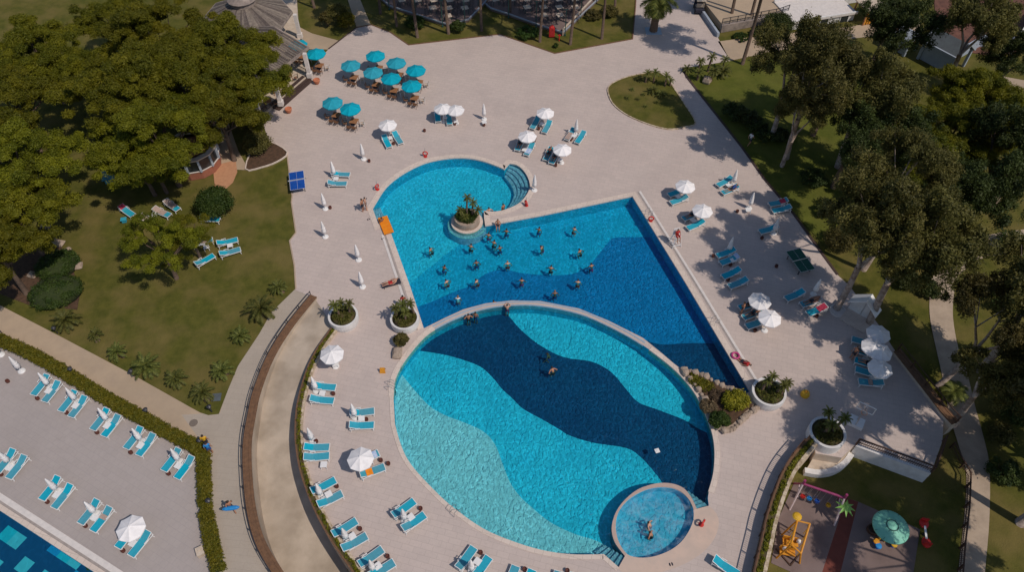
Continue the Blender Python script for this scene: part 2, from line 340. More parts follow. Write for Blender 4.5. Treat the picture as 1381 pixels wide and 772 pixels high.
# polygons
def inpoly(x, y, poly):
    c = False; j = len(poly)-1
    for i in range(len(poly)):
        xi, yi, xj, yj = poly[i][0], poly[i][1], poly[j][0], poly[j][1]
        if (yi > y) != (yj > y) and x < (xj-xi)*(y-yi)/(yj-yi)+xi: c = not c
        j = i
    return c
def sm(pts, closed=False, k=5):
    n = len(pts); out = []
    for i in range(n if closed else n-1):
        p = [pts[(i+d) % n] if closed else pts[min(max(i+d,0),n-1)] for d in (-1,0,1,2)]
        for q in range(k):
            t = q/k
            out.append(tuple(.5*((2*p[1][a]) + (-p[0][a]+p[2][a])*t + (2*p[0][a]-5*p[1][a]+4*p[2][a]-p[3][a])*t*t + (-p[0][a]+3*p[1][a]-3*p[2][a]+p[3][a])*t**3) for a in (0,1)))
    if not closed: out.append(tuple(pts[-1][:2]))
    return out
def offset(poly, d, closed=True):
    n = len(poly); A = sum(poly[i][0]*poly[(i+1)%n][1]-poly[(i+1)%n][0]*poly[i][1] for i in range(n)); sg = 1 if (A > 0 or not closed) else -1
    out = []
    for i in range(n):
        a = Vector(poly[(i-1) % n if closed else max(i-1,0)][:2]); b = Vector(poly[i][:2]); c = Vector(poly[(i+1) % n if closed else min(i+1,n-1)][:2])
        t1 = (b-a).normalized() if (b-a).length > 1e-6 else (c-b).normalized(); t2 = (c-b).normalized() if (c-b).length > 1e-6 else t1
        n1 = Vector((t1.y,-t1.x)); n2 = Vector((t2.y,-t2.x)); m_ = (n1+n2)
        m_ = m_.normalized() if m_.length > 1e-3 else n1
        out.append(tuple(b + m_*sg*d/max(.45, m_.dot(n1))))
    return out
def resample(pts, n):
    P2 = [Vector(p[:2]) for p in pts]; L = [0]
    for a, b in zip(P2, P2[1:]): L.append(L[-1]+(b-a).length)
    out = []
    for k in range(n):
        t = L[-1]*k/(n-1); i = 0
        while i < len(L)-2 and L[i+1] < t: i += 1
        out.append(P2[i].lerp(P2[i+1], (t-L[i])/max(1e-9, L[i+1]-L[i])))
    return out
def region(name, outer, mats, z=0, holes=(), bands=(), parent=None, kind='structure'):
    vs = []; es = []
    for poly in [outer]+list(holes)+list(bands):
        k = len(vs); vs += [Vector(p[:2]) for p in poly]; es += [(k+i, k+(i+1) % len(poly)) for i in range(len(poly))]
    r = delaunay_2d_cdt(vs, es, [], 0, 1e-4); V, F = r[0], r[2]; fs = []; mi = []
    for f in F:
        x = sum(V[i].x for i in f)/3; y = sum(V[i].y for i in f)/3
        if not inpoly(x, y, outer) or any(inpoly(x, y, h) for h in holes): continue
        q = 0
        for bi, b in enumerate(bands):
            if inpoly(x, y, b): q = bi+1
        fs.append(tuple(f)); mi.append(q)
    me = bpy.data.meshes.new(name); me.from_pydata([(v.x, v.y, z) for v in V], [], fs)
    me.polygons.foreach_set('material_index', mi)
    bm = bmesh.new(); bm.from_mesh(me)
    bm.normal_update()
    for f in bm.faces:
        if f.normal.z < 0: f.normal_flip()
    bmesh.ops.delete(bm, geom=[v for v in bm.verts if not v.link_faces], context='VERTS')
    bm.to_mesh(me); bm.free(); me.update()
    o = link(name, me, mats, parent)
    if kind: o['kind'] = kind
    return o
def skirt(name, poly, z0, z1, m_, closed=True, parent=None, kind='structure'):
    b = MB(); n = len(poly); vs = [(p[0], p[1], z0) for p in poly]+[(p[0], p[1], z1) for p in poly]
    b.add(vs, [(i, (i+1) % n, n+(i+1) % n, n+i) for i in range(n if closed else n-1)])
    o = b.build(name, m_, parent)
    if kind: o['kind'] = kind
    return o
# ------------------------------------------------------------------ terrain
def sstep(t): t = max(0, min(1, t)); return t*t*(3-2*t)
def T(x, y): return -.04 - 1.46*sstep((38-y)/7)*sstep((x-11)/4)
def PT(px, py):
    z = -.04
    for _ in range(12): q = P(px, py, z); z = T(q.x, q.y)
    q.z = z; return q
# =================================================================== SETTING
lobe = sm([(502,281.7),(507,273),(521,252),(542,235),(568,221.5),(590,215.5),(612,212.8),(632,213.2),(651,217),(668,223),(680,228.3)], k=4)
alc = sm([(687,220),(697,222.5),(706,229.5),(713,241),(715,253),(709,265.5),(699,275.5),(684,282.5),(668,286),(653,285)], k=4)
circle_top_px = [(571,443.5),(589,434.5),(600,429),(625,417.5),(655,409.5),(690,405.5),(729,406.3),(781,416.5),(820,432.5),(867,456),(893,477),(908,490),(921,500)]
M_px = lobe + alc + [(653.5,295),(655,304.3),(730,290.4),(853,264.3),(924,380),(1012,528),(1000,534),(984,525.5),(972,521),(958,512),(940,507)] + list(reversed(circle_top_px)) + [(553.7,390),(526.5,314),(521.5,297.5),(510,303)]
MAIN = [tuple(p[:2]) for p in PP(M_px)]
C_pts = [(530,535),(533,510),(547,484),(573,453.5),(599,437),(625,425.5),(655,416),(690,411.5),(729,412.3),(781,423),(820,439.5),(858,460),(892,484),(918,507),(940,535),(957,572),(964,603),(963,637),(956,664)]
C_low = [(814,748.8),(804,749.3),(768,749),(729,743),(690,731),(651,714),(612,686.5),(586,663),(555,629),(541,603),(532,572)]
C_arc1 = sm(C_pts, k=4); C_arc2 = sm(C_low, k=4)
ring_out = [(939.3,687),(932.5,672.5),(923,660.5),(911,654.5),(895.7,652.3),(878.6,654.5),(859.8,661.4),(842.7,675),(830.8,691.3),(825.3,708.4),(825.6,722),(830.8,735.7),(842.7,751)]
ring_out_s = sm(ring_out, k=3)
CIRC_px = C_arc1 + [(954.7,672.5),(956,682.7)] + ring_out_s + [(834,766.5)] + C_arc2
CIRC = [tuple(p[:2]) for p in PP(CIRC_px)]
J_px = sm([(830.4,708.4),(834.2,691.3),(846,676),(863.2,664.8),(880.3,659),(897.4,658),(912.8,661.4),(924.8,670),(932.5,681),(935.6,693),(934.2,705),(928.2,718.6),(918,732.3),(904.3,742.6),(885.5,750.3),(866.7,753),(849.6,750.3),(839.3,740.9),(832.5,725.5)], True, 3)
SPA = [tuple(p[:2]) for p in PP(J_px)]
LWc = sm([(424,402),(392,442),(366,484),(348,530),(341,561),(335,598),(335,637),(340,688),(352,733),(374,772),(402,812)], k=4)
WL = sm([(451,442),(443.6,452.5),(423,483.6),(410,517),(402,548),(400,580),(400,598),(407,637),(425.5,688.6),(449,732.6),(477,772),(508,812)], k=4)
WR = sm([(457,445),(440,468),(424,499),(413.5,535),(409,561),(408,587.5),(413.5,631.6),(428.5,675.6),(449,715),(487,772),(516,812)], k=4)
SEW = sm([(1097,596),(1075,621),(1059.5,644.5),(1046.6,675.6),(1036,709),(1031,733),(1022,772),(1012,820)], k=4)
HC = sm([(-60,432),(0,461),(39,478),(78,499),(109,518),(145,540),(181,560),(220,582),(245,595),(266,606),(277,620),(277,650),(281,701),(292,750),(306,812)], k=3)
deck_px = [(363,192),(352,158),(385,120),(420,92),(444,65),(480,37.5),(500.6,33.7),(526.5,44),(551,61),(674,46.6),(748,72.5),(853,53),(857,10),(860,-60),(928,-60),(946,18),(968,50),(985,82),(921,92),(926,104),(1001,199.5),(1031,242),(1070,288.5),(1109,343),(1129.5,371),(1145,385),(1186,440),(1202,466),(1219,490),(1254,535),(1273,560),(1271,595),(1256,637),(1153,600.6),(1135,618),(1100,612)] + SEW + [(1012,850),(530,850)] + list(reversed(WR)) + [(451,442),(424,402),(397,391),(399,390),(397,358),(390.5,325),(399,314),(393,273),(394,265),(387,207)]
DECK = [tuple(p[:2]) for p in PP(deck_px)]
plaza_px = HC + [(306,830),(240,830),(-60,642)]
PLAZA = [tuple(p[:2]) for p in PP(plaza_px)]
PA = P(0, 665); PB = P(166, 772); pd = (PB-PA).normalized(); pn = Vector((pd.y, -pd.x, 0))
if pn.y > 0: pn = -pn
def lowpool(off): return [tuple((PA - pd*14 + pn*off)[:2]), tuple((PB + pd*9 + pn*off)[:2]), tuple((PB + pd*9 + pn*30)[:2]), tuple((PA - pd*14 + pn*30)[:2])]
LOWP = lowpool(.95)
path_px = [(-60,380),(0,412),(83,455),(181,507),(259,551),(270,557),(281,560.5),(295,559),(308,525),(321,494),(350,450),(366,421.5),(397,391.2)] + LWc + list(reversed(HC))
PATHP = [tuple(p[:2]) for p in PP(path_px)]
RAMP = [tuple(p[:2]) for p in PP(LWc)] + list(reversed([tuple(p[:2]) for p in PP(WL)]))
# ground sheet: fine grid near, coarse far, sunk below the basins and the ramp
def axis(lo, hi, st, far):
    a = list(np.arange(lo, hi+.01, st)); g = st; x = hi
    while x < far: g *= 1.5; x += g; a.append(x)
    g = st; x = lo; pre = []
    while x > -far: g *= 1.5; x -= g; pre.append(x)
    return pre[::-1] + a
X = axis(-52, 60, .55, 900); Y = axis(2, 120, .55, 900)
sink = [offset(MAIN, .5), offset(CIRC, .5), offset(LOWP, .1), offset(SPA, .5)]
rampc = offset(RAMP, .25)
bbs = [(min(p[0] for p in q), max(p[0] for p in q), min(p[1] for p in q), max(p[1] for p in q)) for q in sink+[rampc, DECK]]
gv = []
for y in Y:
    for x in X:
        z = T(x, y)
        for q, bb in zip(sink+[rampc], bbs):
            if bb[0] < x < bb[1] and bb[2] < y < bb[3] and inpoly(x, y, q): z = -4.2; break
        gv.append((x, y, z))
nx = len(X); gf = [(j*nx+i, j*nx+i+1, (j+1)*nx+i+1, (j+1)*nx+i) for j in range(len(Y)-1) for i in range(nx-1)]
me = bpy.data.meshes.new('ground'); me.from_pydata(gv, [], gf); me.polygons.foreach_set('use_smooth', [True]*len(gf)); me.update()
tag(link('ground', me, 'grass'), kind='structure')
# deck and plaza
sandy = [tuple(p[:2]) for p in PP(sm([(939,687),(957,684),(969,700),(966,722),(950,744),(922,762),(885,774),(850,776),(834,767),(842,751),(870,740),(930,700)], True, 3))]
deck = region('pool_deck', DECK, ['deck', 'sandy'], 0, holes=[MAIN, CIRC, SPA], bands=[sandy])
skirt('deck_edge', DECK, -1.7, 0, 'cream_wall')
region('plaza', PLAZA, ['plaza'], 0, holes=[LOWP])
region('path', PATHP, ['path', 'walkway'], 0, bands=[[tuple(p[:2]) for p in PP([(245,560),(297,557),(330,450),(397,380),(430,402)] + LWc + [(402,830),(306,820),(292,750),(281,701),(277,650),(274,600)])]])
# ramp road, sinking away between its two walls
n_ = 60; A = resample([p[:2] for p in PP(LWc)], n_); B = resample([p[:2] for p in PP(WL)], n_)
def rz(t): return -2.7*sstep(t*1.0)*.6 - 2.7*.4*t
b = MB(); vs = []
for i in range(n_):
    for k in range(5): q = A[i].lerp(B[i], k/4); vs.append((q.x, q.y, rz(i/(n_-1))))
b.add(vs, [(i*5+k, i*5+k+1, (i+1)*5+k+1, (i+1)*5+k) for i in range(n_-1) for k in range(4)])
tag(b.build('ramp_road', 'ramp', smooth=True), kind='structure')
# pools: floors with the tile bands, walls, water
def Q(pts, z=-1.3, k=4, sp=True): return [tuple(p[:2]) for p in PP(sm(pts, k=k) if sp else pts, z)]
zf = -1.35
lobe_mid = Q([(700,312),(690,311),(662,316),(640,318),(625,326),(612,336),(599,345),(586,356),(573,366),(556,381)], zf) + Q([(500,440),(700,640),(1200,640),(1000,250),(730,250)], zf, sp=False)
main_blue = Q([(900,321),(880,320),(850,320),(828,321),(818,330),(806,345),(795,358),(780,367),(762,371),(730,371),(700,368),(684,364),(664,366),(648,374),(634,386),(617,392),(599,400),(580,408),(560,415)], zf) + Q([(500,500),(700,640),(1200,640),(1000,330)], zf, sp=False)
main_navy = Q([(820,455),(850,454),(871,460),(892,465),(915,464),(940,463),(968,464),(1000,465)], zf) + Q([(1200,640),(800,640)], zf, sp=False)
region('pool_floor', offset(MAIN, .02), ['f_turq', 'f_mid', 'f_blue', 'f_navy'], zf, bands=[lobe_mid, main_blue, main_navy])
skirt('pool_wall', MAIN, zf-.05, .0, 'f_wall')
zc = -1.3
c_turq = Q([(520,470),(533,494),(539.5,502),(555,522),(578,547),(599,560),(625,570),(651,582),(667,599),(677,624),(683,640),(690,655),(702,671),(716,684),(742,705),(775,721),(804,730),(830,745)], zc) + Q([(1000,800),(1020,380),(500,380)], zc, sp=False)
c_navy = Q([(530,476),(560,473.5),(586,476.5),(612,482),(646,494),(664,509.5),(677,525),(690,537),(705.5,552),(729,565),(755,580),(768,588),(801,598),(845,605),(866,619),(882,637),(893,652),(920,700)], zc) + Q([(1010,720),(1010,600)], zc, sp=False) + Q([(975,594),(942.6,579),(923,567),(887,553),(861,543),(845,526),(825,503),(799,488.5),(760,482),(729,466.5),(705.5,448),(690,431),(680,417),(672,398)], zc) + Q([(560,398),(500,460)], zc, sp=False)
region('pool_floor', offset(CIRC, .02), ['f_pale', 'f_turq', 'f_navy'], zc, bands=[c_turq, c_navy])
skirt('pool_wall', CIRC, zc-.05, .0, 'f_wall')
region('pool_floor', offset(SPA, .02), ['f_spa'], -.75); skirt('pool_wall', SPA, -.8, .0, 'f_spa')
region('pool_floor', offset(LOWP, .02), ['f_check'], -1.3); skirt('pool_wall', LOWP, -1.35, .0, 'f_turq')
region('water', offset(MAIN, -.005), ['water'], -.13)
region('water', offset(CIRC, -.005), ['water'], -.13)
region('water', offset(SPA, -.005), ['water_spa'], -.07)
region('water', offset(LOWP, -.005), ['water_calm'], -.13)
# copings
def band(name, poly_in, poly_out, m_, z0, z1, closed=True, kind='structure', parent=None):
    b = MB(); n = len(poly_in); vs = []
    for a, c in zip(poly_in, poly_out): vs += [(a[0],a[1],z0),(a[0],a[1],z1),(c[0],c[1],z1),(c[0],c[1],z0)]
    fs = []
    for i in range(n if closed else n-1):
        j = (i+1) % n
        fs += [(i*4+k, i*4+k+1, j*4+k+1, j*4+k) for k in range(3)]
    if not closed: fs += [(3,2,1,0), ((n-1)*4,(n-1)*4+1,(n-1)*4+2,(n-1)*4+3)]
    b.add(vs, fs); o = b.build(name, m_, parent)
    bm = bmesh.new(); bm.from_mesh(o.data); bmesh.ops.recalc_face_normals(bm, faces=bm.faces); bm.to_mesh(o.data); bm.free()
    if kind: o['kind'] = kind
    return o
def W(px, z=0): return [tuple(p[:2]) for p in PP(px, z)]
rim1 = W(list(reversed([(553.7,390),(526.5,314),(521.5,297.5),(510,303)]))[0:0] + [(571,443.5),(553.7,390),(526.5,314),(521.5,297.5),(510,303)] + lobe + alc + [(653.5,295),(655,304.3),(730,290.4),(853,264.3),(924,380),(1011.5,528)])
rim1i = offset(rim1, .04, False); rim1o = offset(rim1, -.52, False)
def pick(a, d): return a
# choose the outward side: a rim point moved outward must lie outside the pool
test = offset(rim1, .3, False)
sgn = 1 if not inpoly(test[12][0], test[12][1], MAIN) else -1
band('pool_coping', offset(rim1, -.04*sgn, False), offset(rim1, .5*sgn, False), 'coping', -.12, .035, False)
for seg in (W([(853,260.5),(926,379),(1013,524)]), W([(853,264.3),(760,284)]), W([(571,443.5),(526.5,314)])):
    t2 = offset(seg, .3, False); s2 = 1 if not inpoly(*t2[1], MAIN) and not inpoly((t2[0][0]+t2[1][0])/2, (t2[0][1]+t2[1][1])/2, MAIN) else -1
    if seg[0][0] < 0 or len(seg) == 3:
        band('overflow_channel', offset(seg, .52*s2, False), offset(seg, .68*s2, False), 'channel', -.02, .008, False)
        band('pool_coping', offset(seg, .69*s2, False), offset(seg, .92*s2, False), 'coping_white', -.1, .035, False)
n1 = len(W(C_arc1)); ca = W(C_arc1); low = W([(834,766.5)] + C_arc2 + [(530,535)])
t2 = offset(ca, .3, False); s2 = 1 if not inpoly(*t2[20], CIRC) else -1
# side wall between the two pools is a wet weir, the rest a dry rim
i0, i1 = 14, 46
band('pool_weir', offset(ca, -.05*s2, False)[i0:i1], offset(ca, .24*s2, False)[i0:i1], 'weir', -.6, -.02, False)
band('pool_weir', offset(ca, .255*s2, False)[i0:i1], offset(ca, .38*s2, False)[i0:i1], 'weir', -1.3, .03, False)
band('pool_coping', offset(ca, -.05*s2, False)[:i0+1], offset(ca, .38*s2, False)[:i0+1], 'coping', -.6, .045, False)
band('pool_coping', offset(ca, -.05*s2, False)[i1:], offset(ca, .38*s2, False)[i1:], 'coping', -.6, .045, False)
t2 = offset(low, .3, False); s3 = 1 if not inpoly(*t2[20], CIRC) else -1
band('pool_coping', offset(low, -.03*s3, False), offset(low, .3*s3, False), 'coping', -.3, .04, False)
ro = W(ring_out_s)
def near_in(p): return min(SPA, key=lambda q: (q[0]-p[0])**2+(q[1]-p[1])**2)
ri = [tuple(Vector(near_in(p)).lerp(Vector(p), .04)) for p in ro]
band('spa_rim', ri, ro, 'coping_pink', -1.3, .06, False)
b = MB()
# low pool rims
c0 = [tuple((PA - pd*14)[:2]), tuple((PB + pd*9)[:2])]
def strip(o0, o1): return [tuple(Vector(q)+Vector(pn[:2])*o0) for q in c0], [tuple(Vector(q)+Vector(pn[:2])*o1) for q in c0]
a_, b_ = strip(.0, .42); band('pool_coping', a_, b_, 'coping_white', -.1, .03, False)
a_, b_ = strip(.43, .58); band('overflow_channel', a_, b_, 'channel', -.1, .006, False)
a_, b_ = strip(.59, .97); band('pool_coping', a_, b_, 'coping', -.1, .03, False)
# pool steps
def steps(name, outer, inner, n, z0, z1, m_='f_step'):
    o = resample(W(outer), 16); i_ = resample(W(inner), 16)
    for k in range(n):
        t = k/n; e = [a.lerp(c, t) for a, c in zip(i_, o)]; z = z0 + (z1-z0)*(k+1)/n
        b = MB(); b.prism([tuple(q) for q in e] + [tuple(q) for q in reversed(o)], -1.33, z); tag(b.build(name, m_), kind='structure')
steps('pool_steps', [(687,220.5),(697,223),(706,230),(712.5,241),(714.5,253),(708.5,265),(698.5,275),(684,282.2)], [(680,229.5),(687,238),(692,246),(693.5,254),(691.5,262),(686,271),(680,277),(672,285.8)], 4, -1.05, -.28)
steps('pool_steps', [(502.3,282),(510,303)], [(511,271),(523,298)], 4, -1.1, -.28)
steps('pool_steps', [(956,682.7),(939.3,687)], [(932,655),(922,660)], 5, -1.2, -.2)
steps('pool_steps', [(834,766.5),(843,751)], [(803,738),(818,729)], 5, -1.2, -.2)
# shelf around the round island
ic = P(629.9, 299)
b = MB(); b.lathe([(1.95,-1.34),(1.95,-.42),(1.3,-.42)], 40, (ic.x, ic.y, 0)); tag(b.build('pool_shelf', 'f_step'), kind='structure')
b = MB(); b.prism(W([(632,285),(654,284),(655.5,304.5),(640,314)]), -1.34, -.30); tag(b.build('pool_shelf', 'f_step'), kind='structure')
# path on the right, playground surface, other grounds
def draped(name, pxl, pxr, m_, lift=.03, n=50):
    A = [PT(*p) for p in pxl]; B = [PT(*p) for p in pxr]
    A = resample([a[:2] for a in A], n); B = resample([a[:2] for a in B], n); vs = []
    for i in range(n):
        for k in range(5):
            q = A[i].lerp(B[i], k/4); vs.append((q.x, q.y, T(q.x, q.y)+lift))
    b = MB(); b.add(vs, [(i*5+k, i*5+k+1, (i+1)*5+k+1, (i+1)*5+k) for i in range(n-1) for k in range(4)])
    return tag(b.build(name, m_, smooth=True), kind='structure')
draped('garden_path', sm([(1381,310),(1330,318),(1290,335),(1262,360),(1254,395),(1254,430),(1262,470),(1272,515),(1280,560),(1292,600),(1303,640),(1300,700),(1292,772),(1286,820)]), sm([(1420,345),(1350,345),(1318,352),(1292,375),(1286,400),(1285,430),(1292,470),(1303,500),(1315,550),(1326,590),(1334,630),(1334,700),(1328,772),(1324,820)]), 'shade_path', .05)
draped('garden_path', [(985,82),(1040,70),(1100,60),(1150,52),(1240,42)], [(968,56),(1040,47),(1100,42),(1165,33),(1240,22)], 'path', .04, 24)
draped('garden_path', [(1000,192),(1040,205),(1080,225),(1130,250)], [(1010,180),(1050,188),(1085,205),(1140,230)], 'shade_path', .04, 20)
draped('garden_path', [(1330,125),(1400,140)], [(1335,100),(1400,112)], 'path', .04, 12)
draped('garden_path', [(1290,272),(1345,286)], [(1300,252),(1350,266)], 'path', .04, 12)
draped('garden_path', [(388,28),(420,45),(457,55)], [(345,52),(395,66),(442,67)], 'path', .045, 12)
draped('garden_path', [(492,-40),(490,-10),(481,36)], [(472,-40),(468,-10),(500,33.5)], 'path', .045, 12) if False else draped('garden_path', [(462,-40),(466,-10),(481,37)], [(478,-40),(484,-5),(500,33.5)], 'path', .045, 12)
draped('garden_path', [(290,228),(286,200),(280,160)], [(336,230),(322,205),(306,160)], 'path', .05, 12)
b = MB(); b.prism(W([(291,262),(288,235),(295,222),(318,216),(320,232),(314,246),(305,254)]), -.03, .02); tag(b.build('terracotta_paving', 'terra_pave'), kind='structure')
play = W([(1071.7,650.4),(1156.9,677),(1241,714.7),(1231.6,775),(1225,815),(1060,800),(1066,772),(1040,760),(1050,700)], -1.45)
stripe = W([(1141,672),(1157.5,677.5),(1133,775),(1124,815),(1098,815),(1109,772)], -1.45)
region('playground_surface', play, ['rubber_grey', 'rubber_red'], -1.46, bands=[stripe])
lawn_island = W(sm([(820.5,125),(822,117),(832,110),(850,103.5),(868,100),(880,98),(893,101),(903,112),(915,130),(925,145),(937,166),(925,171),(905,174.5),(885,171),(862,163),(842,153),(827,140)], True, 3))
b = MB(); b.prism(lawn_island, -.02, .07); tag(b.build('lawn_bed', 'grass'), kind='structure')
band('bed_kerb', lawn_island, offset(lawn_island, .12), 'stone_edge', -.02, .12)
# right lawn near the top
rl = W([(921,92),(945,88),(985,82),(1060,75),(1180,80),(1180,240),(1110,330),(1070,287),(1031,241),(1001,198.5),(926,104)])
b = MB(); b.prism(offset(rl, -.05), -.03, .02); tag(b.build('lawn_bed', 'grass_right'), kind='structure')
b = MB(); b.prism(W([(1255,-60),(1262,30),(1290,68),(1330,74),(1400,70),(1430,-60)]), -.03, .03); tag(b.build('bare_soil', 'red_soil'), kind='structure')
b = MB(); b.prism(W([(0,345),(60,320),(82,332),(95,352),(108,395),(104,418),(40,412),(-30,385)]), -.03, .01); tag(b.build('soil_bed', 'soil'), kind='structure')
b = MB(); bedp = W(sm([(345,196),(363,192),(387,206),(374,218),(352,226),(332,228)], True, 3)); b.prism(bedp, -.02, .06); tag(b.build('soil_bed', 'soil'), kind='structure')
band('bed_kerb', bedp, offset(bedp, .12), 'coping', -.02, .12)
def kerbline(px, w=.16, z1=.09, m_='coping', name='kerb'):
    c = W(px); band(name, offset(c, -w/2, False), offset(c, w/2, False), m_, -.05, z1, False)
kerbline([(480,37),(500.6,33.2),(526.5,43.5),(551,60.5),(674,46.1),(748,72),(853,52.5),(857,10),(860,-50)], .14, .06, 'brown_strip')
kerbline([(387,207),(394,265),(393,273),(399,314),(390.5,325),(397,358),(399,390)], .12, .03, 'path')
kerbline([(921,92),(926,104),(1001,199.5),(1031,242),(1070,288.5),(1109,343),(1129.5,371)], .22, .08, 'dark_wood')
kerbline([(443,66),(480,37.5)], .16, .06, 'dark_wood')
# =================================================================== PROTOTYPES
def make_lounger():
    r = empty('sun_lounger', cat=None); tag(r, 'x', 'sun lounger', 'teal sun loungers')
    b = MB()   # x: foot (-) to head (+)
    for s in (-1, 1): b.box((-.02, s*.32, .33), (1.92, .045, .06)); b.box((.3, s*.36, .52), (.42, .05, .03)); b.bar((.12, s*.36, .36), (.16, s*.36, .51), .035); b.bar((.5, s*.36, .36), (.48, s*.36, .51), .035)
    for x in (-.97, -.35, .3, .93): b.box((x, 0, .305), (.05, .62, .04))
    b.build('frame', 'white_paint', r)
    for x in (-.86, .84):
        for s in (-1, 1):
            q = MB(); q.bar((x, s*.31, .31), (x + (.06 if x > 0 else -.06), s*.33, 0), .05); q.build('leg', 'white_paint', r)
    q = MB(); n = 8
    def sling(b, x0, x1, z0, z1, sag, w):
        vs = []
        for i in range(n+1):
            t = i/n; x = x0+(x1-x0)*t; z = z0+(z1-z0)*t - sag*math.sin(PI*t)
            for y in (-w/2, -w/4, 0, w/4, w/2): vs.append((x, y, z - (.012 if y == 0 else 0)))
        b.add(vs, [(i*5+k, (i+1)*5+k, (i+1)*5+k+1, i*5+k+1) for i in range(n) for k in range(4)])
        vs2 = [(v[0], v[1], v[2]-.02) for v in vs]
        b.add(vs2, [(i*5+k, i*5+k+1, (i+1)*5+k+1, (i+1)*5+k) for i in range(n) for k in range(4)])
    sling(q, -.94, .27, .38, .38, .012, .6); q.build('seat', 'lounger_fabric', r, True)
    q = MB(); sling(q, .27, .93, .38, .66, .02, .58); q.build('backrest', 'lounger_fabric', r, True)
    q = MB()
    for s in (-1, 1): q.bar((.27, s*.305, .365), (.95, s*.305, .655), .04); q.bar((.78, s*.27, .56), (.94, s*.27, .36), .025)
    q.bar((.95, -.3, .66), (.95, .3, .66), .04); q.build('back_frame', 'white_paint', r)
    return r
def make_table():
    r = empty('side_table'); tag(r, 'x', 'side table', 'white side tables'); b = MB(); b.box((0,0,.40), (.5,.5,.035)); b.box((0,0,.375), (.44,.44,.02)); b.build('table_top', 'white_paint', r)
    for sx in (-1,1):
        for sy in (-1,1): q = MB(); q.bar((sx*.2, sy*.2, .37), (sx*.22, sy*.22, 0), .04); q.build('leg', 'white_paint', r)
    return r
def make_pot():
    b = MB(); b.lathe([(.10,0),(.15,.05),(.165,.2),(.15,.3),(.13,.3),(.12,.22),(.02,.21)], 14)
    o = b.build('ash_pot', 'brown_pot', smooth=False); return tag(o, 'x', 'ashtray pot', 'brown ashtray pots')
def canopy_mesh(b, R, zr, za, n=8, sag=.05, val=.13):
    # panels with slight sag between the ribs, and a valance
    seg = 5; vs = []; N = n*4
    for j in range(seg+1):
        t = j/seg
        for k in range(N):
            a = 2*PI*k/N; ph = (k % 4)/4
            cor = math.cos(PI/n)/math.cos(((a + 1e-9) % (2*PI/n)) - PI/n)     # straight edges between rib tips
            dip = math.sin(PI*ph)*sag*t
            r = max(.03, R*t)*(1 if t < .02 else cor)
            vs.append((r*math.cos(a), r*math.sin(a), za-(za-zr)*(t**1.15) - dip))
    for k in range(N):
        x, y, z = vs[seg*N+k]; vs.append((x*.985, y*.985, z-val))
    b.add(vs, [(j*N+k, (j+1)*N+k, (j+1)*N+(k+1) % N, j*N+(k+1) % N) for j in range(seg+1) for k in range(N)])
    b.add([(v[0]*.99, v[1]*.99, v[2]-.012) for v in vs[:(seg+1)*N]], [(j*N+k, j*N+(k+1) % N, (j+1)*N+(k+1) % N, (j+1)*N+k) for j in range(seg) for k in range(N)])
def make_parasol(name, m_, pole, R, h=2.3, base=True, label='x', cat='parasol', group=None):
    r = empty(name); tag(r, label, cat, group)
    b = MB(); canopy_mesh(b, R, h-.42, h, 8); b.build('canopy', m_, r)
    b = MB(); b.lathe([(.09,h-.04),(.07,h+.03),(.02,h+.07),(.012,h+.14)], 10); b.build('finial', m_, r)
    b = MB(); b.tube([(0,0,.06),(0,0,h-.03)], .024, 8); b.build('pole', pole, r)
    for k in range(8):
        a = 2*PI*k/8; b = MB(); b.bar((.03*math.cos(a), .03*math.sin(a), h-.06), (R*.97*math.cos(a), R*.97*math.sin(a), h-.455), .018); b.build('rib', pole, r)
    if base: b = MB(); b.lathe([(.3,0),(.3,.05),(.24,.1),(.06,.13),(.04,.3)], 20); b.build('base', 'white_paint' if m_ == 'white_fabric' else 'dark_metal', r)
    return r
def make_closed():
    r = empty('closed_parasol'); tag(r, 'x', 'parasol', 'closed white parasols')
    b = MB(); b.lathe([(.15,.62),(.23,.66),(.20,1.0),(.15,1.25),(.17,1.4),(.10,1.8),(.05,2.1),(.015,2.18)], 16, flute=.13); b.build('canopy', 'white_fabric', r, True)
    b = MB(); b.tube([(0,0,.08),(0,0,.66)], .024, 8); b.build('pole', 'white_paint', r)
    b = MB(); b.tube([(.19*math.cos(a), .19*math.sin(a), 1.27) for a in [2*PI*k/12 for k in range(13)]], .018, 5); b.build('tie', 'white_fabric', r)
    b = MB(); b.lathe([(.31,0),(.31,.06),(.25,.12),(.06,.15),(.04,.32)], 20); b.build('base', 'white_paint', r, False)
    return r
def make_dtable():
    r = empty('dining_table'); tag(r, 'x', 'table', 'wooden dining tables'); b = MB()
    for k in range(6): b.box((-.375+.15*k, 0, .735), (.135, .9, .03))
    b.box((0,0,.70), (.8,.7,.03)); b.build('table_top', 'wood', r)
    for sx in (-1,1):
        for sy in (-1,1): q = MB(); q.bar((sx*.36, sy*.36, .7), (sx*.38, sy*.38, 0), .05); q.build('leg', 'wood', r)
    return r
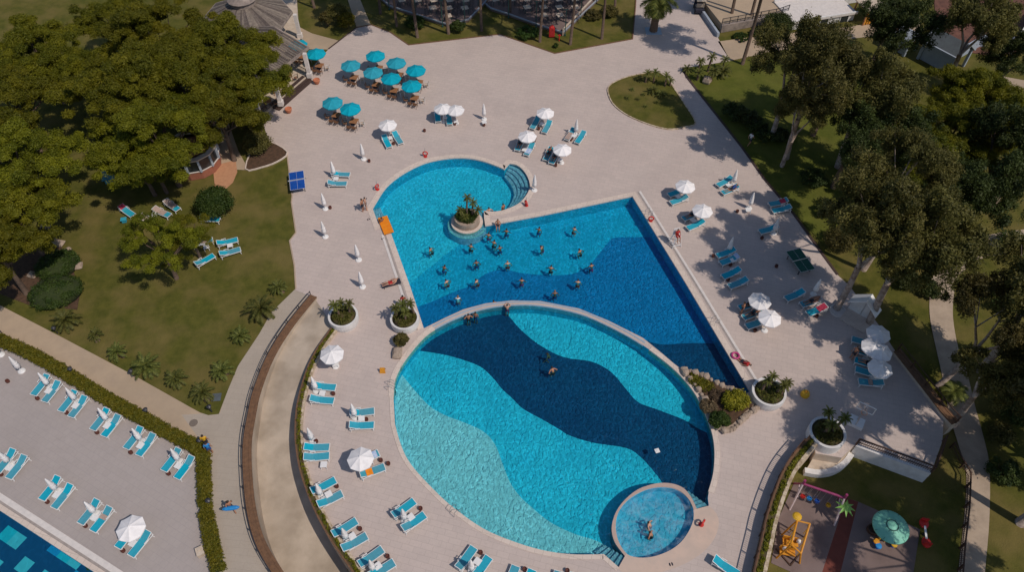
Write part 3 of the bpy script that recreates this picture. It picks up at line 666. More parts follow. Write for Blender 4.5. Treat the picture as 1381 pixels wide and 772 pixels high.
def make_chair(name, fm, sm_):
    r = empty(name); tag(r, 'x', 'chair', 'chairs around the wooden dining tables')   # faces -y side table at +y
    b = MB()
    for k in range(4): b.box((0, -.165+.11*k, .44), (.42, .09, .025))
    b.build('seat', sm_, r); b = MB()
    for k in range(3): b.box((0, -.24-.02*k, .6+.11*k), (.42, .02, .075))
    b.build('backrest', sm_, r)
    for sx in (-1,1):
        q = MB(); q.bar((sx*.2, .2, .43), (sx*.21, .22, 0), .03); q.build('leg', fm, r)
        q = MB(); q.bar((sx*.2, -.28, .88), (sx*.2, -.2, .43), .03); q.bar((sx*.2, -.2, .43), (sx*.21, -.25, 0), .03); q.build('leg', fm, r)
    for sx in (-1,1): b = MB(); b.bar((sx*.24, -.22, .64), (sx*.24, .2, .64), .04, .025); b.bar((sx*.24, .19, .64), (sx*.22, .2, .43), .025); b.build('armrest', fm, r)
    return r
lounger = make_lounger(); stable = make_table(); pot = make_pot(); closed = make_closed()
wopen = make_parasol('open_parasol', 'white_fabric', 'white_paint', 1.02, 2.25, group='open white parasols')
topen = make_parasol('teal_parasol', 'teal_fabric', 'wood_light', 1.2, 2.45, group='open teal parasols')
dtable = make_dtable(); dchair = make_chair('garden_chair', 'dark_metal', 'wood'); lchair = make_chair('light_chair', 'white_paint', 'wood_light')
# ------------------------------------------------------------------ people
def skel(pose):
    J = {'pel':(0,0,.95,.125),'belly':(0,.01,1.10,.115),'chest':(0,0,1.28,.135),'upc':(0,-.01,1.42,.10),'neck':(0,0,1.51,.052),'jaw':(0,.025,1.585,.07),'head':(0,.01,1.66,.092),'top':(0,0,1.73,.06),'nose':(0,.115,1.63,.016)}
    for s, t in ((-1,'l'),(1,'r')):
        J.update({'sh'+t:(s*.185,0,1.42,.062),'el'+t:(s*.25,-.02,1.14,.042),'wr'+t:(s*.27,.06,.90,.028),'hip'+t:(s*.095,0,.88,.095),'kn'+t:(s*.11,.02,.49,.06),'an'+t:(s*.11,-.01,.09,.042),'he'+t:(s*.11,-.03,.035,.035),'to'+t:(s*.13,.17,.03,.03)})
    def up(**k):
        for a, v in k.items(): J[a] = v
    if pose == 'akimbo': up(ell=(-.42,-.06,1.2,.042), wrl=(-.2,.09,1.04,.028), elr=(.42,-.06,1.2,.042), wrr=(.2,.09,1.04,.028))
    if pose == 'arms_out': up(ell=(-.46,.06,1.38,.042), wrl=(-.62,.22,1.3,.028), elr=(.46,.06,1.38,.042), wrr=(.6,.24,1.3,.028))
    if pose == 'arms_front': up(ell=(-.3,.2,1.3,.042), wrl=(-.12,.42,1.32,.028), elr=(.3,.2,1.3,.042), wrr=(.14,.42,1.3,.028))
    if pose == 'walk': up(knl=(-.1,.22,.53,.06), anl=(-.1,.26,.1,.042), hel=(-.1,.23,.04,.035), tol=(-.11,.42,.05,.03), knr=(.1,-.08,.5,.06), anr=(.1,-.36,.16,.042), her=(.1,-.4,.12,.035), tor=(.11,-.26,.02,.03), ell=(-.25,-.14,1.16,.042), wrl=(-.24,-.12,.93,.028), elr=(.25,.12,1.16,.042), wrr=(.22,.3,1.0,.028))
    if pose == 'sit':
        for t, s in (('l',-1),('r',1)): J['kn'+t] = (s*.13,.46,.93,.06); J['an'+t] = (s*.13,.50,.5,.042); J['he'+t] = (s*.13,.47,.45,.035); J['to'+t] = (s*.14,.66,.44,.03); J['hip'+t] = (s*.1,.05,.93,.095); J['wr'+t] = (s*.15,.3,1.05,.028); J['el'+t] = (s*.27,.06,1.13,.042)
    if pose == 'recline':
        for k, v in list(J.items()):
            if k[:2] in ('be','ch','up','ne','ja','he','to','no','sh','el','wr') and k not in ('hel','her','tol','tor'):
                y, z = v[1], v[2]-.95; a = math.radians(65); J[k] = (v[0], y*math.cos(a)-z*math.sin(a), .95 + y*math.sin(a)+z*math.cos(a), v[3])
        for t, s in (('l',-1),('r',1)): J['hip'+t] = (s*.1,.08,.93,.095); J['kn'+t] = (s*.12,.46,1.02,.06); J['an'+t] = (s*.12,.86,.92,.042); J['he'+t] = (s*.12,.9,.9,.035); J['to'+t] = (s*.14,.93,1.05,.03); J['wr'+t] = (s*.22,.16,1.0,.028); J['el'+t] = (s*.3,-.1,1.03,.042)
    if pose == 'tread':
        pass
    if pose.startswith('wade'):
        if pose == 'wade': up(ell=(-.42,-.06,1.2,.042), wrl=(-.2,.09,1.04,.028), elr=(.42,-.06,1.2,.042), wrr=(.2,.09,1.04,.028))
        if pose == 'wade_b': up(ell=(-.38,.16,1.25,.042), wrl=(-.5,.38,1.2,.028), elr=(.38,.16,1.25,.042), wrr=(.45,.4,1.2,.028))
        if pose == 'wade_c': up(ell=(-.4,.1,1.3,.042), wrl=(-.16,.28,1.32,.028), elr=(.34,.0,1.18,.042), wrr=(.3,.25,1.1,.028))
        for k, v in list(J.items()):
            if k[:2] in ('be','ch','up','ne','ja','he','to','no','sh','el','wr') and k not in ('hel','her','tol','tor'):
                y, z = v[1], v[2]-.95; a = math.radians(-33 if k[:2] not in ('he','to','no','ja') else -26); J[k] = (v[0], y*math.cos(a)-z*math.sin(a), .82 + y*math.sin(a)+z*math.cos(a), v[3])
        J['pel'] = (0,0,.82,.125)
        for t, s in (('l',-1),('r',1)): J['hip'+t] = (s*.1,.02,.77,.095); J['kn'+t] = (s*.17,.36,.66,.06); J['an'+t] = (s*.14,.10,.40,.042); J['he'+t] = (s*.14,.05,.36,.035); J['to'+t] = (s*.15,.22,.30,.03)
    E = [('pel','belly'),('belly','chest'),('chest','upc'),('upc','neck'),('neck','jaw'),('jaw','head'),('head','top'),('jaw','nose')]
    for t in 'lr': E += [('upc','sh'+t),('sh'+t,'el'+t),('el'+t,'wr'+t),('pel','hip'+t),('hip'+t,'kn'+t),('kn'+t,'an'+t),('an'+t,'he'+t),('an'+t,'to'+t)]
    for t in 'lr':
        e, w_ = Vector(J['el'+t][:3]), Vector(J['wr'+t][:3]); d = (w_-e).normalized(); sd_ = d.cross(Vector((0,0,1))); sd_ = sd_.normalized() if sd_.length > .05 else Vector((0,1,0))
        pm = w_ + d*.07; J['pa'+t] = (*pm, .03); E.append(('wr'+t, 'pa'+t))
        for k in range(4):
            f = pm + d*.035 + sd_*(.024*(k-1.5)); g = f + d*(.05+.01*(k in (1,2))) + Vector((0,0,-.012)); J['f%d%s'%(k,t)] = (*f,.009); J['g%d%s'%(k,t)] = (*g,.008); E += [('pa'+t,'f%d%s'%(k,t)),('f%d%s'%(k,t),'g%d%s'%(k,t))]
        f = w_ + d*.045 + sd_*.045; J['th'+t] = (*f,.01); E.append(('wr'+t,'th'+t))
    return J, E
_bodies = {}
def body(pose):
    if pose in _bodies: return _bodies[pose]
    J, E = skel(pose); keys = list(J); me = bpy.data.meshes.new('body'); me.from_pydata([J[k][:3] for k in keys], [(keys.index(a), keys.index(b)) for a, b in E], [])
    o = bpy.data.objects.new('body', me); COL.objects.link(o)
    md = o.modifiers.new('s', 'SKIN'); sv = me.skin_vertices[0].data
    for i, k in enumerate(keys): sv[i].radius = (J[k][3], J[k][3]); sv[i].use_root = (k == 'pel')
    o.modifiers.new('u', 'SUBSURF').levels = 1
    dg = bpy.context.evaluated_depsgraph_get(); dg.update(); m2 = bpy.data.meshes.new_from_object(o.evaluated_get(dg)); bpy.data.objects.remove(o); bpy.data.meshes.remove(me)
    m2.polygons.foreach_set('use_smooth', [True]*len(m2.polygons)); m2.materials.clear()
    V = [v.co.copy() for v in m2.vertices]; N = [v.normal.copy() for v in m2.vertices]; F = [tuple(p.vertices) for p in m2.polygons]
    J3 = {k: Vector(v[:3]) for k, v in J.items()}
    up = (J3['top']-J3['neck']).normalized()
    def grab(pred, off):
        fs = [f for f in F if pred(sum((V[i] for i in f), Vector())/len(f))]; ids = sorted({i for f in fs for i in f}); mp = {i: k for k, i in enumerate(ids)}
        me_ = bpy.data.meshes.new('g'); me_.from_pydata([tuple(V[i]+N[i]*off) for i in ids], [], [tuple(mp[i] for i in f) for f in fs]); me_.polygons.foreach_set('use_smooth', [True]*len(fs)); me_.update(); return me_
    fw = (J3['nose']-J3['jaw']); fw = (fw - up*fw.dot(up)).normalized(); hd = J3['head']
    hair = grab(lambda c: (c-hd).length < .17 and (c-hd).dot(up) > -.06 and ((c-hd).dot(fw) < .045 or (c-hd).dot(up) > .055), .014)
    hc = (J3['hipl']+J3['hipr'])/2
    tr = grab(lambda c: (c-J3['pel']).length < .2 or min((c-J3['hipl'].lerp(J3['knl'], .3)).length, (c-J3['hipr'].lerp(J3['knr'], .3)).length) < .13, .012)
    sp = (J3['upc']-J3['pel']).normalized()
    sh = grab(lambda c: (c-J3['pel']).dot(sp) > .02 and (c-J3['neck']).dot(up) < -.02 and abs(c.x) < .22, .012)
    _bodies[pose] = (m2, hair, tr, sh); return _bodies[pose]
def person(pose, loc, rz, label, skin='skin_tan', hair='hair_dark', trunks='cloth_dark', shirt=None, group=None, lower=0):
    m2, h, t, s = body(pose)
    def mk(name, me, m_, parent):
        key = (me.name, m_)
        if key not in _bodies: c = me.copy(); c.materials.clear(); c.materials.append(M[m_]); _bodies[key] = c
        o = bpy.data.objects.new(name, _bodies[key]); COL.objects.link(o)
        if parent: o.parent = parent
        return o
    o = mk('person', m2, skin, None); o.location = loc; o.rotation_euler = (0,0,rz); tag(o, label, 'person', group)
    mk('hair', h, hair, o); mk('swim_trunks' if not shirt else 'shorts', t, trunks, o)
    if shirt: mk('shirt', s, shirt, o)
    return o
# ------------------------------------------------------------------ foliage
def leaves(name, C, R, per, size, mats, parent=None, up=.4, aspect=1.7, shell=.55, tint=None, seedv=0, spread=.85):
    """C: clump centres (n,3), R: radii (n,3)"""
    g = np.random.default_rng(seedv); C = np.asarray(C, float); R = np.asarray(R, float)
    if R.ndim == 1: R = np.stack([R, R, R*.75], 1)
    n = len(C); N = n*per
    u = g.normal(size=(N,3)); u /= np.linalg.norm(u, axis=1)[:,None]
    rho = shell + (1-shell)*g.random(N)**.6; rho *= 1+.22*g.normal(size=N)
    ci = np.repeat(np.arange(n), per)
    p = C[ci] + u*R[ci]*rho[:,None]
    nr = u + g.normal(size=(N,3))*spread + np.array([0,0,up]); nr /= np.linalg.norm(nr, axis=1)[:,None]
    a = np.cross(nr, g.normal(size=(N,3))); a /= np.linalg.norm(a, axis=1)[:,None]; b = np.cross(nr, a)
    s = size*(.55+.9*g.random(N)); a = a*(s*aspect/2)[:,None]; b = b*(s/2)[:,None]
    V = np.stack([p-a, p-b*.9, p+a, p+b*.9], 1).reshape(-1,3)
    me = bpy.data.meshes.new(name); me.vertices.add(4*N); me.vertices.foreach_set('co', V.astype(np.float32).ravel())
    me.loops.add(4*N); me.loops.foreach_set('vertex_index', np.arange(4*N, dtype=np.int32))
    me.polygons.add(N); me.polygons.foreach_set('loop_start', np.arange(0, 4*N, 4, dtype=np.int32)); me.polygons.foreach_set('loop_total', np.full(N, 4, dtype=np.int32))
    ct = g.random(n) if tint is None else np.asarray(tint)
    at = me.attributes.new('tint', 'FLOAT', 'FACE'); at.data.foreach_set('value', np.clip(ct[ci]*.65 + .35*g.random(N), 0, 1).astype(np.float32))
    me.update(); me.validate()
    return link(name, me, mats, parent)
def make_pine(seed, R=5.0, H=9.0, lean=.6, m_='pine_leaf', bark='bark', n=105, per=300, leaf=.082, flat=.30, cr=.62, fork=False, openness=.0, tall=1.0):
    g = random.Random(seed); r = empty('pine_tree'); r['category'] = 'tree'
    C = []; ph = [g.random()*6 for _ in range(3)]; tips = []
    nb = 7 + int(R)
    for i in range(nb):                                    # limbs carry platforms of foliage
        a = 2*PI*i/nb + g.uniform(-.3,.3); rr = R*g.uniform(.5,.92)*(1+.16*math.sin(3*a+ph[0])); z = H*(1-flat*g.uniform(.1,.9)*tall) - .25*rr*flat
        tips.append((rr*math.cos(a), rr*math.sin(a), z))
    for i in range(3): tips.append((g.uniform(-.25,.25)*R, g.uniform(-.25,.25)*R, H*(1+.04*i)))
    for i in range(n):
        t = tips[i % len(tips)]; s = R*.30
        x, y = t[0]+g.gauss(0, s*.62), t[1]+g.gauss(0, s*.62); d = math.hypot(x-t[0], y-t[1])
        if g.random() < openness: continue
        C.append((x, y, t[2] - .32*d + g.gauss(0, .28)))
    rad = [cr*g.uniform(.6,1.35) for _ in C]
    leaves('crown', C, np.array([[q, q, q*.62] for q in rad]), per, leaf, m_, r, seedv=seed, up=.55, aspect=2.6, shell=.5)
    b = MB(); top = H*.72; k0 = .2 + .012*H*R/5
    if not fork: 
        pts = [(lean*.15*math.sin(t*2.2)*(1), lean*.12*t*math.cos(t*3), top*t) for t in [i/6 for i in range(7)]]
        b.tube(pts, [k0*(1-.6*t/6) for t in range(7)], 9)
        for t in tips:
            q = g.uniform(.45, .95); base = Vector(pts[min(6, int(q*6))]); tip = Vector(t) - Vector((0,0,.3)); mid = base.lerp(tip, .5) + Vector((0,0,-.25*g.random()))
            b.tube([base, mid, tip], [k0*.38, k0*.25, .03], 6)
    else:
        f = Vector((.2, .1, H*.36)); b.tube([(0,0,-.1),(.05,0,H*.18),f], [k0*1.25, k0*1.05, k0*.95], 10)
        subs = [Vector((R*.30*math.cos(a), R*.30*math.sin(a), H*.68)) for a in (ph[0], ph[0]+2.2, ph[0]+4.1)]
        for s_ in subs: b.tube([f, f.lerp(s_, .5)+Vector((g.uniform(-.2,.2), g.uniform(-.2,.2), 0)), s_], [k0*.75, k0*.55, k0*.35], 8)
        for t in tips:
            s_ = min(subs, key=lambda q: (q-Vector(t)).length); tip = Vector(t)-Vector((0,0,.3)); b.tube([s_, s_.lerp(tip, .55)+Vector((0,0,-.2)), tip], [k0*.3, k0*.2, .03], 6)
    b.build('trunk', bark, r, True); return r
def make_eucalypt(seed, R=3.6, H=12, k0=.25, fk=.36, m_='olive_leaf', bark='bark_pale', n=150, per=300, leaf=.10):
    g = random.Random(seed); r = empty('eucalypt_tree'); r['category'] = 'tree'; C = []; rad = []
    tips = []
    for i in range(13):
        a = g.random()*2*PI; rr = R*math.sqrt(g.random())*.95; z = H*(.66 + .33*g.random()*(1-.3*rr/R)); tips.append((rr*math.cos(a), rr*math.sin(a), z))
    tips.append((0,0,H))
    for i in range(n):
        t = tips[i % len(tips)]; C.append((t[0]+g.gauss(0,.62), t[1]+g.gauss(0,.62), t[2]-abs(g.gauss(0,.8)))); q = g.uniform(.35,.72); rad.append((q, q, q*1.25))
    leaves('crown', C, np.array(rad), per, leaf, m_, r, seedv=seed, up=.1, aspect=2.2, shell=.35)
    b = MB(); f = Vector((.3,.2,H*fk)); b.tube([(0,0,-.1),(.2,.04,H*fk*.5),f], [k0*1.3, k0*1.05, k0], 10)
    subs = [Vector((R*.33*math.cos(a), R*.33*math.sin(a), H*.6)) for a in (seed, seed+2.0, seed+4.2)]
    for s_ in subs: b.tube([f, f.lerp(s_, .5)+Vector((g.uniform(-.25,.25), g.uniform(-.25,.25), 0)), s_], [k0*.7, k0*.55, k0*.38], 8)
    for t in tips:
        s_ = min(subs, key=lambda q: (q-Vector(t)).length); tip = Vector(t); b.tube([s_, s_.lerp(tip, .5)+Vector((0,0,.1)), tip], [k0*.28, k0*.17, .02], 6)
    b.build('trunk', bark, r, True); return r
def make_bush(seed, R, H, m_='bush_leaf', n=26, per=260, leaf=.10, name='shrub'):
    g = random.Random(seed); r = empty(name); r['category'] = 'shrub'; C = []; rad = []
    for i in range(n):
        a = g.random()*2*PI; e = math.acos(g.random()); q = .72
        C.append((R*q*math.sin(e)*math.cos(a), R*q*math.sin(e)*math.sin(a), H*.45 + H*.42*math.cos(e))); rad.append(min(R,H)*g.uniform(.26,.4))
    C.append((0,0,H*.45)); rad.append(min(R*.75,H*.5)); leaves('crown', C, np.array(rad), per, leaf, m_, r, seedv=seed, up=.4)
    b = MB()
    for k in range(4): a = k*1.6+seed; b.tube([(0,0,-.05),(R*.2*math.cos(a), R*.2*math.sin(a), H*.3),(R*.45*math.cos(a), R*.45*math.sin(a), H*.65)], [.07,.05,.02], 6)
    b.build('stems', 'bark', r, True); return r
def frond_mesh(name, seed, L, n, el0, el1, parent, m_='palm_leaf', w=.36, nl=15, at=(0,0,0), b=None):
    g = random.Random(seed); own = b is None; b = b or MB(); at = Vector(at)
    for i in range(n):
        az = i*2.39996 + g.uniform(-.2,.2); el = math.radians(el0 + (el1-el0)*(i/n) + g.uniform(-6,6)); ln = L*g.uniform(.85,1.1)
        p = Vector((0,0,0)); pts = [p.copy()]; e = el
        for k in range(8): p = p + Vector((math.cos(az)*math.cos(e), math.sin(az)*math.cos(e), math.sin(e)))*ln/8; e -= .19; pts.append(p.copy())
        b.tube([q+at for q in pts[::2]], [.02*L/2]*4+[.006], 4)
        sd_ = Vector((-math.sin(az), math.cos(az), 0))
        for k in range(nl):
            t = .12 + .88*k/nl; f = t*8; i0 = min(7, int(f)); q = pts[i0].lerp(pts[i0+1], f-i0); d = (pts[i0+1]-pts[i0]).normalized(); lw = w*L*math.sin(PI*(.15+.8*t))**.7
            for s in (-1, 1):
                tip = q + (sd_*s*.8 + d*.65 + Vector((0,0,-.28+.2*g.random())))*lw; h = d*.055*L/1.5
                b.add([q-h+at, q+h+at, tip+at], [(0,1,2)])
    if own:
        o = b.build(name, m_, parent); at_ = o.data.attributes.new('tint', 'FLOAT', 'FACE'); at_.data.foreach_set('value', np.random.default_rng(seed).random(len(o.data.polygons)).astype(np.float32)); return o
def make_palm(seed, h, L, n=26, tr=.2, el0=70, el1=-15, lean=0, name='palm_tree', m_='palm_leaf', w=.36):
    r = empty(name); r['category'] = 'palm'
    frond_mesh('crown', seed, L, n, el0, el1, r, m_, w).location = (lean, 0, h)
    b = MB(); pts = [(lean*(k/8)**1.5, 0, -.1+(h+.1)*k/8) for k in range(9)]; b.tube(pts, [tr*(1.25-.4*k/8+(.06 if k % 2 else 0)) for k in range(9)], 9)
    b.build('trunk', 'bark_palm', r, True); return r
# =================================================================== PLACEMENT
def put_lounger(foot, head, label):
    a = P(*foot, .37); b = P(*head, .6); d = Vector((b.x-a.x, b.y-a.y, 0)).normalized(); c = a + d*.96
    o = inst(lounger, (c.x, c.y, 0), math.atan2(d.y, d.x), label); return o
def on_lounger(o, pose, label, flip=0, **k):
    M_ = Matrix.Rotation(o.rotation_euler.z, 3, 'Z'); p = Vector(o.location) + M_ @ Vector((.2, 0, 0)); 
    return person(pose, (p.x, p.y, -.53), o.rotation_euler.z + PI/2, label, **k)   # body faces -x (the foot end)
def towel(o, x0, x1, m_, label):
    M_ = Matrix.Rotation(o.rotation_euler.z, 3, 'Z'); b = MB(); g = random.Random(x0); n = 8; vs = []
    for i in range(n+1):
        x = x0+(x1-x0)*i/n; z = .40 + max(0, (x-.27))*.43
        for k in range(6): vs.append((x, -.29+.58*k/5, z+g.uniform(-.004,.02)))
    b.add(vs, [(i*6+k, (i+1)*6+k, (i+1)*6+k+1, i*6+k+1) for i in range(n) for k in range(5)])
    b.add([(v[0], v[1], v[2]-.012) for v in vs], [(i*6+k, i*6+k+1, (i+1)*6+k+1, (i+1)*6+k) for i in range(n) for k in range(5)])
    t = b.build('towel', m_); t.location = o.location; t.rotation_euler = o.rotation_euler; return tag(t, label, 'towel')
def P0(px, py, z=0): q = P(px, py, z); return (q.x, q.y, 0)
LO = {}
def pset(key, desc, ls=(), umb=None, tab=None, pots=(), words=('left', 'right')):
    for i, (f, h) in enumerate(ls):
        wd = words[i] if len(ls) > 1 else 'only'
        LO[key, i] = put_lounger(f, h, 'teal lounger, %s of the %s' % (wd, desc) if len(ls) > 1 else 'teal lounger at the %s' % desc)
    rzv = LO[key, 0].rotation_euler.z if ls else 0
    if umb:
        kind, px, py = umb
        if kind == 'closed': inst(closed, P0(px, py), (px*7+py) % 6, 'closed white parasol, %s' % desc)
        else: inst(wopen, P0(px, py, 2.02), (px*3+py) % 6, 'open white parasol, %s' % desc)
    if tab: inst(stable, P0(*tab, .4), rzv, 'white side table, %s' % desc)
    for i, p in enumerate(pots): inst(pot, P0(*p), 0, 'brown ashtray pot, %s' % desc if i == 0 else 'second brown ashtray pot, %s' % desc)
D = (17, -25)
for key, desc, lf, rf, tb, pt in (
    ('HA', 'far left pair of the hedge row', (44.6,533), (59.5,542), (67,523), (51.7,539)),
    ('HB', 'second pair from left of the hedge row', (81.6,555), (95,562.6), (103.5,543), (91,558.4)),
    ('HC', 'middle pair of the hedge row', (124.6,580), (139.7,588.7), (146,570), (132,585)),
    ('HD', 'fourth pair from left of the hedge row', (169.7,605.3), (186.3,614.6), (191,597), (177.4,612)),
    ('HE', 'pair nearest the hedge corner', (220.5,635.3), (238,645.7), (242,624), (228.3,640.5))):
    pset(key, desc, [(lf, (lf[0]+D[0], lf[1]+D[1])), (rf, (rf[0]+D[0], rf[1]+D[1]))], ('closed', tb[0]+1, tb[1]-.5), (tb[0]-2, tb[1]+4.5), [pt])
for key, desc, lf, rf, tb, pt, um in (
    ('WA', 'pair at the left photo edge above the chequered pool', (-4,637), (11,645.7), (14,627), (2.7,641.7), None),
    ('WB', 'second pair from left beside the chequered pool', (55.7,674.7), (72.4,685.8), (78,664), (65,678.7), None),
    ('WC', 'third pair from left beside the chequered pool', (108,707), (124.8,717), (129.5,694.5), (116.4,711), None),
    ('WD', 'rightmost pair beside the chequered pool', (158.3,739.3), (176,750.5), (180.6,729), (167,744.5), ('open', 175, 712))):
    pset(key, desc, [(lf, (lf[0]+18, lf[1]-26)), (rf, (rf[0]+18, rf[1]-26))], um or ('closed', tb[0]+1, tb[1]-.5), (tb[0]-2, tb[1]+4), [pt])
pset('HX', 'left end of the hedge row, standing alone', umb=('closed', 29.5, 501), pots=[(11.4,515.8)])
pset('HY', 'left photo edge beyond the hedge row', umb=('closed', 1.7, 479))
TB = ('upper', 'lower')
pset('M1', 'pair below the white parasol on the curved wall', [((452.6,523),(425,519)), ((450,541),(421,537))], ('closed',427,528), (434.5,531), [(450,532.7)], TB)
pset('M2', 'pair nearest the shallow edge of the round pool', [((504.7,554.4),(477,556)), ((504.3,573.5),(475,573))], ('closed',479.5,564), (487.5,565), [(494.5,567.5)], TB)
pset('M3', 'tight pair against the curved wall', [((444,603.4),(413.6,602.5)), ((444,615),(413,616))], ('closed',422,596), (436.5,627), [(427,597)], TB)
pset('M4', 'pair under the white parasol left of the round pool', [((510.7,611),(482,622)), ((518.8,629.8),(489,639))], ('open',485.6,618), (498,623), [(514,622.5),(524,627)], TB)
pset('M5', 'third pair down the curved wall', [((452.4,647.5),(426,659.5)), ((461.6,665.9),(434,678))], ('closed',433.5,670), (443,667), [(454.6,657.6)], TB)
pset('M6', 'fourth pair down the curved wall', [((481,702.7),(455,717)), ((494.7,723),(467,737))], ('closed',468,729), (475,724), [(486,715)], TB)
pset('M7', 'lowest pair along the curved wall', [((516,741),(491,757)), ((531.5,758.8),(506,773))], ('closed',504,771), (509.5,764), [(523,752)], TB)
pset('M8', 'slanted pair between curved wall and round pool', [((559,676),(534.5,692)), ((573,694.4),(548,710))], ('closed',546.5,703.5), (554,698), [(567.4,687.6)], TB)
pset('M9', 'pair at the bottom photo edge below the round pool', [((639.4,738.7),(622,761)), ((659.7,751.7),(642,775))], ('closed',636.5,771), (644,758), [(648.4,747)])
pset('M10', 'cropped pair at the bottom photo edge', [((695.9,764),(686,788)), ((718.3,769),(708,793))], None, None, [(707.4,769.5)])
pset('M11', 'cropped pair right of the bottom edge middle', [((753.8,771),(748,795)), ((775,773),(770,797))], None, None, [(765,771.5)])
pset('M12', 'stray lounger spot right of the whirlpool', [((996,776),(969,757))])
pset('U0', 'pair near the teal parasols', [((525,198),(517,181)), ((540.8,193),(531.5,177.5))], ('open',522.5,166.7), (526,186), [(531,195)])
pset('U1', 'pair under the double white parasols, upper deck', [((591,163.5),(589,147)), ((606.6,167.4),(604,150))], ('open',597,144.5), (614.7,163.5), [(613.4,168.5)])
pset('U1b', 'spot right of the double white parasols', umb=('open',614,146.5), tab=(600,158.4))
pset('U2', 'highest pair right of the round bay', [((717.5,173),(724.5,160)), ((733.8,178.4),(742,162))], ('open',735.5,150.5), (731,167), [(726.5,175)])
pset('U3', 'pair above the pool steps', [((697.3,202.4),(703,188)), ((709.5,208.8),(717.5,194))], ('open',711.2,182), (707,202), [(705,204)])
pset('U4', 'pair with the upright closed parasol above the steps', [((764,188),(774,173)), ((778,192.3),(788,176.5))], ('closed',776.5,182), (774,183), [(770,189.7)])
pset('U5', 'pair under the parasol nearest the pool steps', [((735.5,215.5),(743,200)), ((743.4,220),(751.5,204))], ('open',758.5,200), (755.5,215.8), [(749.4,224.5)])
pset('UL', 'pair right of the blue ping pong table', [((471.6,235.3),(453,232.5)), ((467.5,247.5),(446,245.5))], ('closed',451.4,239), (453,241), [], TB)
for px, py, d in ((490.5,215,'alone above the left bay of the pool'), (439,282,'alone below the blue ping pong table'), (439,319.8,'alone halfway down the left deck'), (483.8,351,'alone left of the orange mat'), (489,387.5,'lowest of the lone ones left of the pool'), (720.6,257,'alone beside the pool step alcove'), (653,161,'alone right of the double open parasols')):
    inst(closed, P0(px, py), px % 6, 'closed white parasol standing '+d)
inst(pot, P0(652.6,170), 0, 'brown ashtray pot below the lone closed parasol on the upper deck')
inst(stable, P0(653,164.5,.4), .3, 'white side table at the lone closed parasol on the upper deck')
inst(pot, P0(572.6,177.5), 0, 'brown ashtray pot standing alone in the open upper deck')
inst(pot, P0(498,218.5), 0, 'brown ashtray pot beside the lone parasol above the left bay')
inst(pot, P0(445.6,281.5), 0, 'brown ashtray pot below the blue ping pong table')
pset('R1', 'pair under the first white parasol right of the pool corner', [((902,263),(921,254)), ((904.8,273.5),(929,263.5))], ('open',924.8,249.5), (915,265), [], TB)
pset('R2', 'pair under the second white parasol right of the pool corner', [((921.3,295),(941,285)), ((927.4,308),(950.8,296.5))], ('open',948,282.5), (935,297), [], TB)
pset('R3', 'shaded pair nearest the upper garden path', [((968,250),(987,238.5)), ((974.3,260),(996,250))], ('closed',988,250), (983,250), [], TB)
pset('RX', 'shaded spot between the pairs on the right deck', umb=('closed',1010,281), tab=(1009,283), pots=[(994,286.5)])
pset('R4', 'pair on the lawn edge of the right deck', [((1037.7,275.5),(1057,270)), ((1042,284.5),(1064,278.5))], None, None, [], TB)
pset('R5', 'single spot above the green ping pong table', [((1024.7,312.5),(1050,304))], ('closed',1043,315), None, [(1027,322.5)])
for k, (f, h, wd) in enumerate((((967,345),(989,336),'first'), ((972,355),(993,345.5),'second'), ((974.7,373.5),(998,362),'third'), ((983.4,386.5),(1007,376),'fourth'))):
    LO['R6', k] = put_lounger(f, h, 'teal sun lounger, %s from top in the shaded row of four' % wd)
inst(closed, P0(982,341), 1, 'closed white parasol behind the shaded row of four loungers')
inst(stable, P0(989,351,.4), .4, 'white side table in the shaded row of four loungers')
for p_, d_ in (((961.5,346.8), 'above'), ((984.8,358.5), 'inside'), ((981.5,378.8), 'between the lower two of')): inst(pot, P0(*p_), 0, 'brown ashtray pot %s the shaded row of four loungers' % d_)
inst(pot, P0(1046.6,360.6), 0, 'brown ashtray pot left of the green ping pong table')
for k, (f, h, wd) in enumerate((((997.3,415.5),(1017,407.5),'top'), ((1002.5,428.5),(1023,419),'middle'), ((1007,440.5),(1031,431),'bottom'))):
    LO['R7', k] = put_lounger(f, h, 'teal sun lounger, %s one under the twin parasols right of the pool' % wd)
inst(wopen, P0(1025.5,404.5,2.02), 2, 'open white parasol, upper of the twins right of the pool'); inst(wopen, P0(1039,427.5,2.02), 2.5, 'open white parasol, lower of the twins right of the pool')
inst(pot, P0(1017.8,447.5), 0, 'brown ashtray pot below the twin parasols right of the pool')
for k, (f, h, wd) in enumerate((((1060,403),(1083.4,392),'upper'), ((1080.7,411),(1104,402),'middle'), ((1089.4,423),(1112,413),'lower'))):
    LO['R8', k] = put_lounger(f, h, 'teal sun lounger, %s of three beside the pale forked trunk' % wd)
inst(closed, P0(1097,397.5), 1, 'closed white parasol beside the pale forked trunk'); inst(pot, P0(1100.7,428), 0, 'brown ashtray pot beside the pale forked trunk')
for k, (f, h, wd) in enumerate((((1149,457),(1172,461),'topmost'), ((1152,471),(1176,476),'second'), ((1153,485),(1176,490),'third'), ((1154,497.5),(1178,502.5),'fourth'), ((1158.3,514.5),(1187,515.5),'lowest'))):
    LO['R9', k] = put_lounger(f, h, 'teal sun lounger, %s in the stack of five at the right deck edge' % wd)
for px, py, wd in ((1186,447.7,'topmost'), (1179,466,'second'), (1188,472,'third'), (1188.4,494.5,'lowest')): inst(wopen, P0(px, py+1, 2.02), px % 5, 'open white parasol, %s of the four at the right deck edge' % wd)
inst(wopen, P0(447,476.5,2.02), 1.2, 'open white parasol beside the curved wall and round planter')
inst(stable, P0(452,491,.4), .2, 'white side table under the parasol beside the curved wall')
